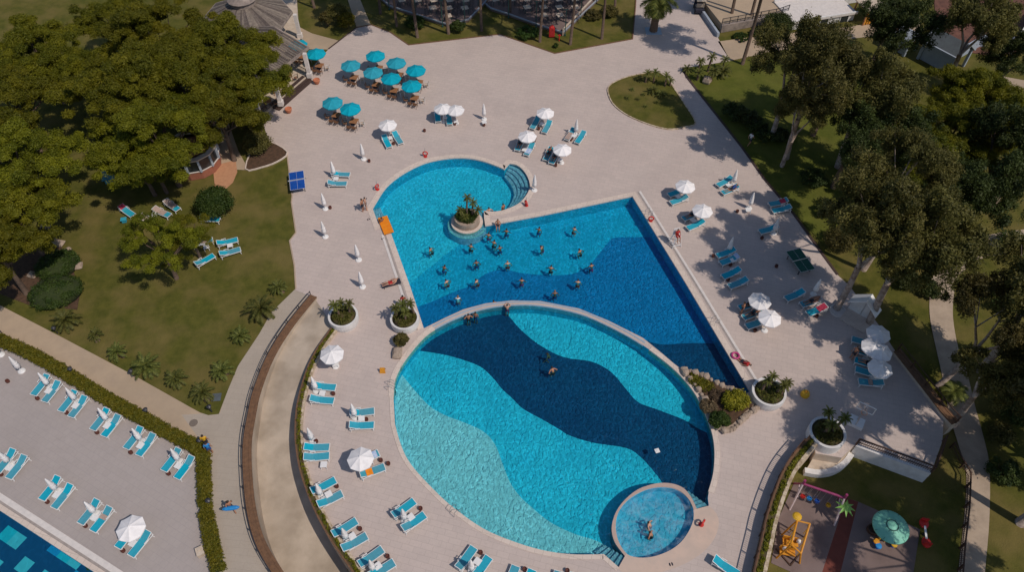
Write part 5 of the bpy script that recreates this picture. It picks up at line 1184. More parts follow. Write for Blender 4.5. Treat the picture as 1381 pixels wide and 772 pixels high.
# kiosk with curved brick bay
kc = P(267,222,0); r = empty('brick_kiosk', (kc.x,kc.y,0), 0, 'small round kiosk with brick walls and grey posts under the pines', 'kiosk')
b = MB(); KR = 2.5; b.lathe([(KR,0),(KR,.95),(KR-.2,.95),(KR-.2,.0)], 12); b.build('wall', 'brick', r)
b = MB(); b.lathe([(KR+.06,.95),(KR+.06,1.02),(KR-.26,1.02),(KR-.26,.95)], 12); b.build('sill', 'coping_white', r)
for k in range(12):
    a = 2*PI*k/12; b = MB(); b.box((KR*math.cos(a), KR*math.sin(a), 1.7),(.28,.22,1.5), a); b.build('post', 'blue_wall', r)
    a += PI/12; b = MB(); b.box((KR*.95*math.cos(a), KR*.95*math.sin(a), 1.7),(.04,1.1,1.3), a); b.build('window', 'glass_dark', r)
b = MB(); b.lathe([(KR+.2,2.45),(KR+.25,2.6),(KR-.3,2.62),(KR-.3,2.45)], 12); b.build('roof_ring', 'coping', r)
b = MB(); b.lathe([(KR-.25,2.3),(.1,2.9)], 12); b.build('roof', 'brick', r)
# terraces with slatted tables above the upper lawn
def terrace(pxs, label, seed, z=.25):
    poly = W(pxs); r = empty('raised_terrace', label=label, cat='terrace'); b = MB(); b.prism(poly, -.03, z); b.build('floor', 'rubber_grey', r)
    b = MB()
    for i in range(len(poly)-1): b.bar((*poly[i], z+.12), (*poly[i+1], z+.12), .1, .18)
    b.build('rim_beam', 'blue_wall', r); return poly
t1 = terrace([(500,-45),(512,-2),(526,11),(560,22),(597,34),(607,37),(632,29),(655,5),(680,-45)], 'shaded terrace with slatted tables at the top, left part', 1)
t2 = terrace([(655,8),(662,14),(692,24),(730,38),(759,47),(806,2),(850,-45),(690,-45)], 'shaded terrace with slatted tables at the top, right part', 2)
g = random.Random(12); cnt = 0
tt = make_dtable(); 
for c_ in tt.children:
    c_.data = c_.data.copy(); c_.data.materials.clear(); c_.data.materials.append(M['cream_wall' if c_.name.startswith('table_top') else 'green_metal'])
tt.name = 'terrace_table'; tt['group'] = 'pale slatted tables on the shaded terraces'
bc = make_chair('terrace_chair', 'dark_metal', 'rubber_grey'); bc['group'] = 'brown chairs on the shaded terraces'
for poly, wd in ((t1,'left'), (t2,'right')):
    x0, x1 = min(p[0] for p in poly), max(p[0] for p in poly); y0, y1 = min(p[1] for p in poly), max(p[1] for p in poly)
    y = y0+1.2; row = 0
    while y < y1-1:
        x = x0+1.3
        while x < x1-1:
            if inpoly(x, y, offset(poly, -.9)):
                inst(tt, (x, y, .25), .35, 'pale slatted table among brown chairs on the %s shaded terrace' % wd, 'slatted tables on the %s terrace' % wd)
                for dx, rz_ in ((-.85,-PI/2+.35),(.85,PI/2+.35)): inst(bc, (x+dx*math.cos(.35), y+dx*math.sin(.35), .25), rz_, 'brown chair at the pale tables on the %s shaded terrace' % wd, 'chairs on the %s terrace' % wd)
            x += 2.1
        y += 1.9
for i, (px, py) in enumerate(((525,11),(561,22),(597,34),(627,30),(645,8),(686,22),(723,35),(762,46),(783,22),(551,3))):
    q = P(px, py, .2); b = MB(); b.bar((0,0,0),(0,0,3.6),.1); b.box((0,0,.1),(.2,.2,.2)); b.box((0,0,3.65),(.5,.08,.08)); o = b.build('green_post', 'green_metal'); o.location = (q.x,q.y,.0); tag(o, 'slim green terrace post, %s from the left' % ['first','third','fourth','fifth','sixth','seventh','eighth','ninth','tenth','second'][i], 'post', 'green terrace posts')
q0, q1 = P(759,48), P(812,-8); b = MB(); b.bar((*q0[:2],.9),(*q1[:2],.9),.22,.12); b.bar((*q0[:2],.0),(*q0[:2],.9),.12); b.bar((*q1[:2],.0),(*q1[:2],.9),.12); tag(b.build('handrail','cream_wall'), 'pale diagonal handrail at the right terrace edge', 'handrail')
q = P(744,50); r = empty('fire_hydrant_cabinet', (q.x,q.y,0), 0, 'red hose cabinet at the terrace foot', 'hydrant'); b = MB(); b.box((0,0,.75),(.7,.4,1.2)); b.lathe([(.38,1.35),(.4,1.4),(.05,1.75)], 6, sq=.7); b.build('cabinet','red',r); b = MB(); b.box((0,-.21,.75),(.5,.02,.9)); b.build('door','cloth_red',r)
b = MB()
for s in (-.25,.25): b.bar((s,0,.2),(s,0,0),.08)
b.build('foot','dark_metal',r)
q = P(754,55); r = empty('red_post', (q.x,q.y,0), 0, 'thin red standpipe beside the hose cabinet', 'standpipe'); b = MB(); b.tube([(0,0,0),(0,0,.9)],.07,8); b.build('pipe','red',r); b = MB(); b.tube([(-.2,0,.8),(.2,0,.8)],.06,8); b.build('valve','red',r)
bush_at(750,61,.35,.5,'bush_leaf',60,'small round shrub below the red cabinet', n=10, per=90); bush_at(822,15,1.2,1.1,'olive_leaf',61,'shrub left of the road', per=160); bush_at(800,20,1.3,.8,'olive_leaf',62,'low shrubs right of the handrail', per=160)
# road side wall and fence at the top right
w1 = W([(946,18),(968,50)]); r = empty('road_wall', label='low dark wall along the right side of the road', cat='wall'); band('wall', offset(w1,-.15,False), offset(w1,.15,False), 'blue_wall', 0, .6, False, None, r)
w2 = W([(971,43),(1046,29),(1060,24)]); r = empty('terrace_wall', label='grey retaining wall with railing right of the road', cat='retaining wall'); band('wall', offset(w2,-.2,False), offset(w2,.2,False), 'wood_grey', 0, 1.0, False, None, r)
railing(w2, .9, 1.0, 'dark railing on the grey retaining wall right of the road', 'dark_metal', 1.0, True, 2, .06)
b = MB(); b.prism(W([(948,-60),(950,14),(972,42),(1060,24),(1062,-60)]), 0, .95); tag(b.build('upper_terrace','path'), kind='structure')
bush_at(1000,50,1.2,.5,'bush_leaf',63,'low hedge under the grey retaining wall, left', per=150); bush_at(1022,45,1.3,.5,'bush_leaf',64,'low hedge under the grey retaining wall, right', per=150); bush_at(1050,33,2.0,2.4,'dark_leaf',65,'dark shrub between wall and white house', n=34, per=260)
# white house, top right
def house(fl, fr, depth, h, label, roofm='coping_white', wallm='white_wall'):
    a = P(*fl); c = P(*fr); d = (c-a).normalized(); n_ = Vector((-d.y,d.x,0)); L = (c-a).length
    r = empty('white_house', (a.x,a.y,0), math.atan2(d.y,d.x), label, 'house')
    b = MB(); b.box((L/2,depth/2,h/2),(L,depth,h)); b.build('wall', wallm, r)
    b = MB(); b.box((L/2,depth/2,h+.08),(L+.4,depth+.4,.14)); b.build('roof', roofm, r)
    b = MB()
    for k in ((L/2,-.1,L+.4,.2),(L/2,depth+.1,L+.4,.2)): b.box((k[0],k[1],h+.25),(k[2],k[3],.22))
    b.build('parapet', wallm, r)
    for k in range(3):
        x = L*(k+.5)/3; b = MB(); b.box((x,-.03,h*.55),(1.1,.06,1.2)); f = b.build('window','glass_dark',r)
        b = MB(); b.box((x,-.05,h*.55-.66),(1.3,.12,.08)); b.box((x-.6,-.05,h*.55),(.08,.1,1.3)); b.box((x+.6,-.05,h*.55),(.08,.1,1.3)); fr_ = b.build('frame','white_paint',f)
    return r
house((1068,40),(1150,27),5,.95,'long low white building with a flat roof, top right')
house((1060,8),(1100,1),6,3.2,'white building with blue grey shade in its colour, behind the low one, top right', 'blue_wall', 'blue_wall')
house((1125,8),(1172,0),5,2.6,'white building with windows at the very top right')
q0, q1 = P(1163,34), P(1190,30); r = empty('slatted_gate', ((q0.x+q1.x)/2,(q0.y+q1.y)/2,0), math.atan2(q1.y-q0.y,q1.x-q0.x), 'orange brown slatted timber shed front under a pale roof', 'shed'); L = (q1-q0).length
b = MB()
for k in range(8): b.box((-L/2+L*(k+.5)/8,0,1.0),(L/8*.6,.08,1.9))
b.build('slats','amber',r); b = MB(); b.box((0,1.3,2.1),(L+.5,2.9,.12)); b.build('roof','cream_wall',r)
b = MB()
for s in (-1,1): b.box((s*L/2,0,1.0),(.15,.15,2)); b.box((s*L/2,2.5,1.0),(.15,.15,2))
b.build('frame','wood',r)
# gabled white structure among the right trees
def gable(px, py, az, L, Wd, h, rh, label, rm='slate', wm='blue_wall', back=True):
    q = P(px,py); r = empty('gabled_pavilion', (q.x,q.y,0), az, label, 'pavilion')
    b = MB()
    for s in (-1,1): slab(b, [Vector((-L/2,s*Wd/2,h)),Vector((L/2,s*Wd/2,h)),Vector((L/2,0,h+rh)),Vector((-L/2,0,h+rh))][::s], .1)
    b.build('roof', rm, r); b = MB()
    for s in (-1,1):
        for e in (-1,1): b.bar((e*L/2,s*(Wd/2+.1),h-.05),(e*L/2,0,h+rh+.06),.28,.22)
        b.bar((-L/2,s*Wd/2,h-.05),(L/2,s*Wd/2,h-.05),.2,.25)
    b.build('fascia', wm, r)
    for s in (-1,1):
        for e in (-1,1): b = MB(); b.box((e*(L/2-.2),s*(Wd/2-.15),h/2),(.3,.3,h)); b.build('post', wm, r)
    if back: b = MB(); b.box((0,Wd/2-.35,h/2),(L-.8,.12,h)); b.build('wall', wm, r)
    return r
gable(1268,84,2.2,4.6,3.4,2.4,1.2,'white gabled pavilion with grey roof among the right trees')
gable(1215,66,2.2,2.6,2.4,2.0,.7,'second grey roofed shelter beside the gabled pavilion','blue_wall','blue_wall')
w3 = W([(1292,78),(1320,62),(1360,64)]); r = empty('boundary_wall', label='white garden wall below the bare red soil', cat='wall'); band('wall', offset(w3,-.15,False), offset(w3,.15,False), 'blue_wall', 0, 1.5, False, None, r)
w3 = W([(1362,72),(1381,42),(1400,20)]); r = empty('boundary_wall', label='white wall at the right photo edge near the top', cat='wall'); band('wall', offset(w3,-.2,False), offset(w3,.2,False), 'white_wall', 0, 1.7, False, None, r)
# white A-frame shower shelter on the right deck edge
q = P(1160,425); r = empty('shower_shelter', (q.x,q.y,.0), -.75, 'white gabled shower wall beside the twin trunks', 'shower shelter')
b = MB(); pf = [(-1.15,0),(1.15,0),(1.15,1.7),(0,2.7),(-1.15,1.7)]
b.add([(x,-.1,z) for x,z in pf]+[(x,.1,z) for x,z in pf], [(0,1,2,3,4),(9,8,7,6,5)]+[(i,5+i,5+(i+1) % 5,(i+1) % 5) for i in range(5)]); b.build('wall','white_wall',r)
b = MB(); slab(b,[Vector((-1.3,-.9,1.6)),Vector((0,-.9,2.75)),Vector((0,.25,2.75)),Vector((-1.3,.25,1.6))],.08); slab(b,[Vector((0,-.9,2.75)),Vector((1.3,-.9,1.6)),Vector((1.3,.25,1.6)),Vector((0,.25,2.75))],.08); b.build('roof','white_paint',r)
b = MB(); b.tube([(0,-.14,.2),(0,-.14,2.1),(0,-.45,2.15)],.03,6); b.build('shower_pipe','steel',r); b = MB(); b.box((0,-.9,.06),(2.3,1.6,.1)); b.build('tray','coping',r)
for (px,py,rr,lb) in ((1130,420,.75,'pale round kerb around the left forked trunk'),): q = P(px,py); b = MB(); b.lathe([(rr,0),(rr,.1),(rr-.12,.1),(rr-.12,.02)],20,(q.x,q.y,0)); tag(b.build('tree_kerb','coping_white'), lb, 'kerb')
# palm square plate at the road
q = P(881,42); b = MB(); b.box((q.x,q.y,.05),(2.0,1.6,.1)); tag(b.build('tree_kerb','weir'), 'pale square kerb around the road palm', 'kerb')
# golf cart
q = P(942,14); r = empty('golf_cart', (q.x,q.y,0), 1.5, 'small golf cart with beige roof driving at the top of the road', 'golf cart')
b = MB(); b.box((0,0,.5),(2.3,1.15,.4)); b.box((.95,0,.75),(.5,1.1,.3)); b.build('body','cloth_dark',r); b = MB(); b.box((-.1,0,1.85),(1.8,1.2,.08)); b.build('roof','cream_wall',r)
b = MB(); b.box((-.3,0,.85),(.5,1.0,.2)); b.box((-.58,0,1.1),(.12,1.0,.45)); b.build('seat','cream_wall',r)
for sx in (-.8,.75):
    for sy in (-.55,.55):
        b = MB(); b.tube([(sx,sy-.09,.25),(sx,sy+.09,.25)],.25,12); b.build('wheel','tyre',r); b = MB(); b.bar((sx*.95,sy*.95,.7),(sx*.9,sy*.95,1.82),.04); b.build('roof_post','dark_metal',r)
# =================================================================== PLAYGROUND (1.5 m lower)
ZP = -1.45
def Z3(px,py,z): return P(px,py,ZP+z)
# swing set
r = empty('swing_set', label='magenta and white swing set with blue, red, green and yellow seats', cat='swing set')
a = P(1083,653,ZP+2.4); c = P(1139,672,ZP+2.4); b = MB(); b.tube([a,c],.09,8); b.build('top_beam','magenta',r)
d = (c-a).normalized(); nn = Vector((-d.y,d.x,0))
for e, s_ in ((a,-1),(c,1)):
    for k in (-1,1): b = MB(); b.tube([e, e+nn*k*1.15-Vector((0,0,2.4))+d*s_*.15],.08,8); b.build('leg','pale_pink' if k < 0 else 'magenta',r)
    b = MB(); b.tube([e, e+Vector((0,0,.55))],.1,8); b.build('finial','magenta',r)
    b = MB(); b.tube([e+nn*.55-Vector((0,0,1.2)), e-nn*.55-Vector((0,0,1.2))],.05,6); b.build('brace','pale_pink',r)
for t, mm in ((.17,'red'),(.33,'sky_blue'),(.52,'blue'),(.8,'yellow')):
    p = a.lerp(c,t); seat = p-Vector((0,0,1.85)); b = MB()
    for s_ in (-.2,.2): b.bar(p+d*s_, seat+d*s_, .025)
    b.build('chain','steel',r); b = MB(); b.lathe([(.08,-.12),(.17,-.05),(.19,.08),(.16,.08),(.13,-.02)],10,seat); b.box(seat-nn*.15+Vector((0,0,.18)),(.28,.05,.28),math.atan2(d.y,d.x)); b.build('seat',mm,r)
# toy palm sign at the right end
q = P(1141,684,ZP+1.9); r = empty('toy_palm', (q.x,q.y,ZP), 0, 'light green toy palm leaf star at the right end of the swings', 'play figure')
b = MB(); b.tube([(0,0,0),(0,0,1.85)],.06,8); b.build('pole','magenta',r); b = MB(); vs = [(0,0,1.95)]
for k in range(18): rr = .75 if k % 2 else .32; vs.append((rr*math.cos(k*PI/9), rr*math.sin(k*PI/9), 1.88-.18*(k % 2)))
vs += [(v[0],v[1],v[2]-.05) for v in vs]; b.add(vs,[(0,1+k,1+(k+1) % 18) for k in range(18)]+[(19,20+(k+1) % 18,20+k) for k in range(18)]+[(1+k,20+k,20+(k+1) % 18,1+(k+1) % 18) for k in range(18)]); b.build('leaves','leaf_toy',r)
# yellow climbing / glider frame
r = empty('glider_frame', label='yellow glider swing frame with double benches on the playground', cat='playground frame')
T1 = P(1075,703,ZP+2.3); T2 = P(1067,735,ZP+2.3); U1 = P(1092,707,ZP+2.3); U2 = P(1080,747,ZP+1.6)
b = MB(); b.tube([T1,T2],.08,8); b.tube([U1,U2],.08,8); b.tube([T1,U1],.06,8); b.tube([T2,U2],.06,8); b.build('top_frame','amber',r)
for p, ox in ((T1,-.5),(T2,-.45),(U1,.3),(U2,.35)): 
    b = MB(); b.tube([p,(p.x+ox,p.y-.15,ZP)],.07,8); b.build('leg','amber',r)
for (px,py,z) in ((1066,733,.45),(1062,746,.45)):
    q = P(px,py,ZP+z); b = MB(); b.box(q,(1.1,.45,.08),-.2); b.box(q+Vector((0,.25,.28)),(1.1,.08,.5),-.2); b.build('bench','amber',r)
for (px,py) in ((1068,727),(1077,731),(1058,741)): q = P(px,py,ZP+.75); b = MB(); b.lathe([(.05,-.2),(.17,0),(.12,.22),(.02,.28)],9,q); b.build('headrest','white_paint',r)
q = P(1075,697,ZP+2.6); b = MB(); b.lathe([(.05,-.3),(.08,-.02),(.34,0),(.24,.09),(.05,.13)],12,q); b.build('mushroom_top','yellow',r)
for k in range(4): q = T1.lerp(T2,(k+.5)/4); q2 = U1.lerp(U2,(k+.5)/4); b = MB(); b.bar(q-Vector((0,0,.2)), q-Vector((-.02,0,1.6)),.04); b.bar(q2-Vector((0,0,.2)), q2-Vector((.02,0,1.2)),.04); b.build('hanger','yellow',r)
q = P(1071,751,ZP+.02); b = MB(); e0, e1, e2, e3 = P(1046,741,ZP), P(1056,752,ZP), P(1066,764,ZP), P(1079,748,ZP)
for s_, t_ in ((e0,e2),(e2,e3)): b.bar(s_+Vector((0,0,.05)), t_+Vector((0,0,.05)),.09)
b.build('ground_frame','brown_rail',r)
# mint mushroom shade
q = P(1202,711,ZP+2.5); r = empty('shade_mushroom', (q.x,q.y,ZP), .2, 'large mint green round sunshade with seams over the playground table', 'sunshade')
b = MB(); vs = []; n_ = 48
prof = [(0.02,2.85),(.17,2.83),(.23,2.77),(.40,2.75),(.43,2.71),(.85,2.63),(1.24,2.48),(1.29,2.41)]
b.lathe(prof, n_); b.build('canopy','mint',r,True)
for k in range(10):
    a_ = 2*PI*k/10; b = MB(); b.bar((.44*math.cos(a_),.44*math.sin(a_),2.71),(1.25*math.cos(a_),1.25*math.sin(a_),2.48),.028,.025); b.build('seam','green_metal',r)
b = MB(); b.lathe([(.41,2.70),(.445,2.73),(.41,2.755)],n_); b.build('collar','green_metal',r); b = MB(); b.tube([(0,0,0),(0,0,2.8)],.09,10); b.build('pole','yellow',r)
q2 = P(1196,722,ZP+.6); r2 = empty('play_table', (q2.x+.1,q2.y,ZP), 0, 'small round wooden play table beneath the mint sunshade', 'table'); b = MB(); b.lathe([(.5,.5),(.5,.56),(.05,.57)],16); b.build('table_top','wood_light',r2)
for k in range(3): b = MB(); b.bar((.3*math.cos(k*2.1),.3*math.sin(k*2.1),.5),(.36*math.cos(k*2.1),.36*math.sin(k*2.1),0),.05); b.build('leg','yellow',r2)
def stool(px,py,mm,lb,name='play_stool'):
    q = P(px,py,ZP+.35); r = empty(name,(q.x,q.y,ZP),0,lb,'stool','play stools'); b = MB(); b.lathe([(.2,.3),(.24,.33),(.22,.4),(.03,.42)],12); b.build('seat',mm,r); b = MB(); b.lathe([(.14,0),(.09,.1),(.12,.3)],10); b.build('foot','blue',r)
stool(1185,737,'sky_blue','blue play stool left below the mint sunshade'); stool(1206,735,'yellow','yellow play stool below the mint sunshade'); stool(1182,731,'amber','orange play stool beside the blue one')
q = P(1176,716,ZP); b = MB(); b.lathe([(.42,0),(.42,.35),(.36,.35),(.33,.05)],16,(q.x,q.y,ZP)); tag(b.build('play_ring','brown_rail'),'dark round play tub in the shadow of the mint sunshade','play tub')
r = empty('seesaw', tuple(P(1245,722,T(34,20))[:2])+(-1.5,), 1.35, 'red rocker with white middle on the lawn right of the playground', 'seesaw')
b = MB(); b.box((0,0,.45),(1.0,.14,.08)); b.build('beam','white_paint',r)
for s_ in (-1,1): b = MB(); b.lathe([(.2,.25),(.42,.3),(.42,.42),(.1,.5)],10,(s_*.75,0,0),sq=.8); b.box((s_*.95,0,.6),(.08,.5,.4)); b.build('seat','red',r)
b = MB(); b.tube([(0,0,0),(0,0,.42)],.1,8); b.build('pivot','dark_metal',r)
# basketball stand
q = P(1153,573); r = empty('basketball_stand', (q.x,q.y,0), -.55, 'portable white basketball stand with framed clear board on the shaded deck', 'basketball stand')
b = MB(); b.box((0,.1,.2),(1.15,.95,.35)); b.build('base_tank','white_paint',r); b = MB(); b.bar((0,.3,.35),(0,.05,2.6),.1); b.bar((0,-.3,.35),(0,.1,1.7),.06); b.build('pole','steel',r)
b = MB()
for x0,z0,x1,z1 in ((-.62,2.1,.62,2.1),(-.62,2.95,.62,2.95),(-.62,2.1,-.62,2.95),(.62,2.1,.62,2.95)): b.bar((x0,.0,z0),(x1,.0,z1),.06)
b.build('board_frame','white_paint',r)
b = MB(); b.tube([(.23*math.cos(k*PI/8),-.3+.23*math.sin(k*PI/8),2.3) for k in range(17)],.015,5); b.build('hoop','orange',r)
# =================================================================== POOLSIDE THINGS
for i,(px,py,lb) in enumerate(((573.5,209,'red life ring on a stand above the round bay'),(509,253.5,'red life ring on a stand left of the round bay'),(710,275,'red life ring on a stand on the peninsula'),(878,296,'red life ring on a stand at the right pool edge'),(946.5,706.5,'red life ring on a stand beside the whirlpool'))):
    q = P(px,py,.25); r = empty('life_ring_stand',(q.x,q.y,0),i,lb,'life ring','life ring stands'); b = MB(); b.tube([(0,0,0),(0,0,1.15)],.025,6); b.build('pole','steel',r)
    pts = [(.24*math.cos(k*PI/8),.05,.42+.24*math.sin(k*PI/8)) for k in range(17)]; b = MB(); b.tube(pts,.07,7,cap=False); b.build('ring','red',r); b = MB(); b.lathe([(.2,0),(.2,.04),(.05,.06)],12); b.build('base','red',r)
o = P(520.2,304,.12); b = MB(); 
for k in range(5): b.box((0,-.98+.49*k,.09),(.98,.44,.12)); 
b.box((0,0,.07),(.9,2.4,.08)); o_ = b.build('float_mat','orange'); c0_, c1_ = P(516.5,297,.1), P(523,313,.1); o_.location = (o.x,o.y,.045); o_.rotation_euler = (0,0,math.atan2(c0_.y-c1_.y,c0_.x-c1_.x)-PI/2); tag(o_,'orange floating mat lying over the left pool rim','pool mat')
q = P(516.5,501.5); b = MB(); b.add([(-.25,-.2,0),(.25,-.2,0),(.2,0,.6),(-.2,0,.6),(-.25,.2,0),(.25,.2,0)],[(0,1,2,3),(5,4,3,2)]); o_ = b.build('floor_sign','amber'); o_.location = (q.x,q.y,0); tag(o_,'small amber folding floor sign left of the round pool','floor sign')
q = P(1085,533.5); r = empty('yellow_bin',(q.x,q.y,0),0,'small yellow dome on the deck right of the round planter','yellow dome'); b = MB(); b.lathe([(.36,0),(.38,.2),(.3,.42),(.1,.52)],10); b.build('dome','yellow',r); b = MB(); b.lathe([(.12,.5),(.12,.6),(.02,.62)],8); b.build('cap','amber',r)
q = P(271,746,.1); b = MB(); b.box((0,0,.2),(.5,.62,.4),0); b.box((0,0,.42),(.54,.66,.05)); b.box((0,.1,.47),(.2,.2,.05)); o_ = b.build('storage_box','cream_wall'); o_.location = (q.x,q.y,0); o_.rotation_euler=(0,0,.5); tag(o_,'small cream box beside the hedge near the bottom','box')
for i,(px,py,lb) in enumerate(((100,505,'first along the hedge'),(181,508,'on the lawn edge of the beige path'),(78,450,'at the upper lawn edge'),(201,560,'second along the hedge'),(286,556,'at the lawn tip'),(273,601,'at the hedge corner'),(285,682,'right of the hedge, lower'),(2,449,'at the left end of the hedge'))):
    q = P(px,py); r = empty('path_lamp',(q.x,q.y,0),i,'short black path lamp '+lb,'path lamp','black path lamps'); b = MB(); b.tube([(0,0,0),(0,0,.75)],.05,8); b.build('post','dark_metal',r); b = MB(); b.lathe([(.1,.6),(.13,.65),(.13,.85),(.2,.88),(.05,.98)],10); b.build('lamp_head','dark_metal',r)
# lifeguard chair
q = P(910,330); r = empty('lifeguard_chair',(q.x,q.y,0),.3,'white lifeguard chair at the right pool edge','lifeguard chair')
for sx in (-1,1):
    for sy in (-1,1): b = MB(); b.bar((sx*.45,sy*.45,0),(sx*.25,sy*.25,1.3),.07); b.build('leg','white_paint',r)
b = MB(); b.box((0,0,1.32),(.6,.6,.06)); b.build('seat','white_paint',r); b = MB(); b.box((0,.28,1.7),(.6,.05,.6)); b.build('backrest','white_paint',r); b = MB()
for k in range(3): b.box((0,-.42+.04*k,.3+.35*k),(.7-.1*k,.06,.05)); 
b.build('rung','white_paint',r)
person('sit',(q.x,q.y,.42),.3+PI,'person in red shirt sitting on the white lifeguard chair',shirt='cloth_red',trunks='cloth_red')
def ladder(px,py,az,lb):
    q = P(px,py); r = empty('pool_ladder',(q.x,q.y,0),az,lb,'pool ladder','steel pool ladders')
    for s_ in (-.25,.25): b = MB(); b.tube([(s_,.45,0),(s_,.4,.65),(s_,.1,.8),(s_,-.12,.6),(s_,-.14,-.9)],.022,6); b.build('handrail','steel',r)
    b = MB()
    for k in range(3): b.box((0,-.14,-.25-.28*k),(.5,.07,.03))
    b.build('tread','steel',r)
ladder(873,291,-1.03,'steel ladder at the upper right pool edge'); ladder(962,437,-1.03,'steel ladder halfway down the right pool edge'); ladder(530,523,1.6,'steel ladder at the left rim of the round pool'); ladder(616,690,2.3,'steel ladder at the lower rim of the round pool')
# skimmed pool toys
for px,py,mm,lb in ((991.5,481,'pink','pink inflatable ring lying on the right pool rim'),): 
    q = P(px,py); pts = [(.3*math.cos(k*PI/10),.3*math.sin(k*PI/10),.1) for k in range(21)]; b = MB(); b.tube(pts,.09,8,cap=False); o_ = b.build('swim_ring',mm); o_.location=(q.x,q.y,.03); tag(o_,lb,'swim ring')
q = P(886.5,608,-.05); b = MB(); b.box((0,0,0),(.36,.36,.05),.3); b.box((0,0,.035),(.16,.16,.03),.3); o_ = b.build('floating_dispenser','white_paint'); o_.location=(q.x,q.y,-.11); tag(o_,'small white square float in the dark part of the round pool','float')
for px,py,lb in ((493,268,'upper left bay'),(497,296,'left steps'),(516,322,'orange mat'),(526,532,'left rim'),(905,762,'whirlpool')):
    q = P(px,py); b = MB()
    for s_ in (-.09,.09): b.lathe([(.045,0),(.055,.02),(.03,.035)],8,(s_,0,0),sq=2.4)
    o_ = b.build('flip_flops','cloth_dark'); o_.location=(q.x,q.y,.0); o_.rotation_euler=(0,0,px); tag(o_,'pair of dark flip flops on the deck near the '+lb,'flip flops')
# =================================================================== PEOPLE
sw_ = [(583.5,332,'far left of the group'),(596.8,357,'left, below the first row'),(604.6,376,'left, on the deep blue edge'),(617.3,399,'lowest on the left, white shirt'),(633.3,328.5,'directly below the island'),(643,351,'below the island in the second row'),(645.6,375,'below the island in the third row'),(657.8,313.5,'right beside the island wall'),(664.6,323.5,'pair below the peninsula tip, left'),(675.3,331,'pair below the peninsula tip, right'),(685,352,'middle of the second row'),(703.3,375,'middle of the third row'),(667.5,405,'close to the round pool wall'),(725.6,306,'top row, left of two'),(772.7,305,'top row, right of two'),(733.6,329,'under the left one of the top row'),(742.4,358,'in the centre right'),(748.7,392,'lowest right of the group'),(779.4,377,'on the dark blue edge, right'),(799,355,'rightmost of the group'),(784.4,335,'right, second row'),(682.6,308.5,'at the peninsula wall')]
poses = ['wade','wade_b','wade','wade_c','wade_b']; sk = ['skin_tan','skin_dark','skin_light','skin_tan']; zz_ = -1.36
for i,(px,py,lb) in enumerate(sw_):
    q = P(px,py,.18); person(poses[i % 5],(q.x,q.y-.3,zz_),random.Random(i).uniform(-.9,.9)+(0 if i % 3 else PI*.15),'person standing chest deep in the pool, '+lb,sk[i % 4],'hair_fair' if i % 7 == 3 else 'hair_dark',['cloth_dark','cloth_blue','cloth_red','pink'][i % 4],'cloth_white' if 'white shirt' in lb else None,'people exercising in the pool')
for i,(px,py,z,rz_,pose,lb) in enumerate(((631.5,426,-1.25,.2,'akimbo','person in the round pool at its upper left wall, left of two'),(641,423.5,-1.25,-.2,'stand','person in the round pool at its upper left wall, right of two'),(684,413,-1.25,0,'arms_front','person leaning at the wall between both pools'),(747,499,-1.2,.5,'wade','person standing alone in the dark middle of the round pool'),(743,478,-1.45,1.3,'wade_b','person swimming low above the one in the round pool'),(659.4,282,-1.3,.3,'akimbo','person in the bay beside the peninsula tip'),(678.6,277,-1.2,.8,'stand','person on the submerged steps of the bay'),(514.5,295.5,-1.0,1,'stand','person on the steps beside the orange mat'),(880.3,707,-1.12,1.2,'wade','upper one of two people in the whirlpool'),(882.4,720,-1.15,1.2,'wade_c','lower one of two people in the whirlpool'))):
    q = P(px,py,z+1.5); person(pose,(q.x,q.y,z),rz_,lb,sk[i % 3],'hair_dark',['cloth_dark','cloth_blue','pink'][i % 3])
q = P(671.4,302,.3); person('sit',(q.x,q.y,-.78),PI,'person sitting on the peninsula edge with legs in the water')
for px,py,rz_,pose,lb,kw in ((490.5,285,1.2,'akimbo','left one of two people standing at the pool steps',{}),(494.5,283,-1.4,'stand','right one of two people standing at the pool steps',{'skin':'skin_light'}),(1010,196,-1.0,'walk','person in white shirt walking on the shaded garden path',dict(shirt='cloth_white',trunks='cloth_dark')),(315,690,.6,'walk','person carrying a blue float on the left walkway',dict(trunks='cloth_dark')),(281,602,.2,'stand','child in yellow top at the hedge corner',dict(shirt='yellow',trunks='cloth_dark')),(285.5,612,.4,'stand','child in blue top right of the hedge corner',dict(shirt='sky_blue',trunks='cloth_blue')),(1002.5,490,.8,'recline','person in red lying beside the pink ring',dict(shirt='cloth_red')),(720,198,.5,'stand','person in dark red beside the parasol above the steps',dict(shirt='cloth_red')),(999,424,1.4,'stand','person at the foot of the twin parasol loungers',{}),(545.5,415,0,'stand','person with red top behind the round planter at the pool corner',dict(shirt='cloth_red')),(1148,484,2,'stand','person beside the loungers at the right deck edge',{})):
    q = P(px,py,0 if pose == 'recline' else .0); person(pose,(q.x,q.y,-.9 if pose == 'recline' else 0),rz_,lb,**kw)
q = P(312,687,1.0); b = MB(); b.tube([(-.6,0,0),(-.4,0,.0),(0,0,.0),(.4,0,.0),(.6,0,0)],[.06,.15,.18,.15,.06],10); o_ = b.build('float_board','sky_blue'); o_.location=(q.x,q.y,1.12); o_.rotation_euler=(0,0,.15); tag(o_,'long blue float held by the person on the walkway','pool float')
on_lounger(LO['U3',0],'recline','person lying on the left lounger above the pool steps',trunks='cloth_dark')
on_lounger(LO['U5',0],'recline','person lying on the left lounger nearest the pool steps',skin='skin_dark'); on_lounger(LO['U5',1],'recline','person lying on the right lounger nearest the pool steps',skin='skin_tan')
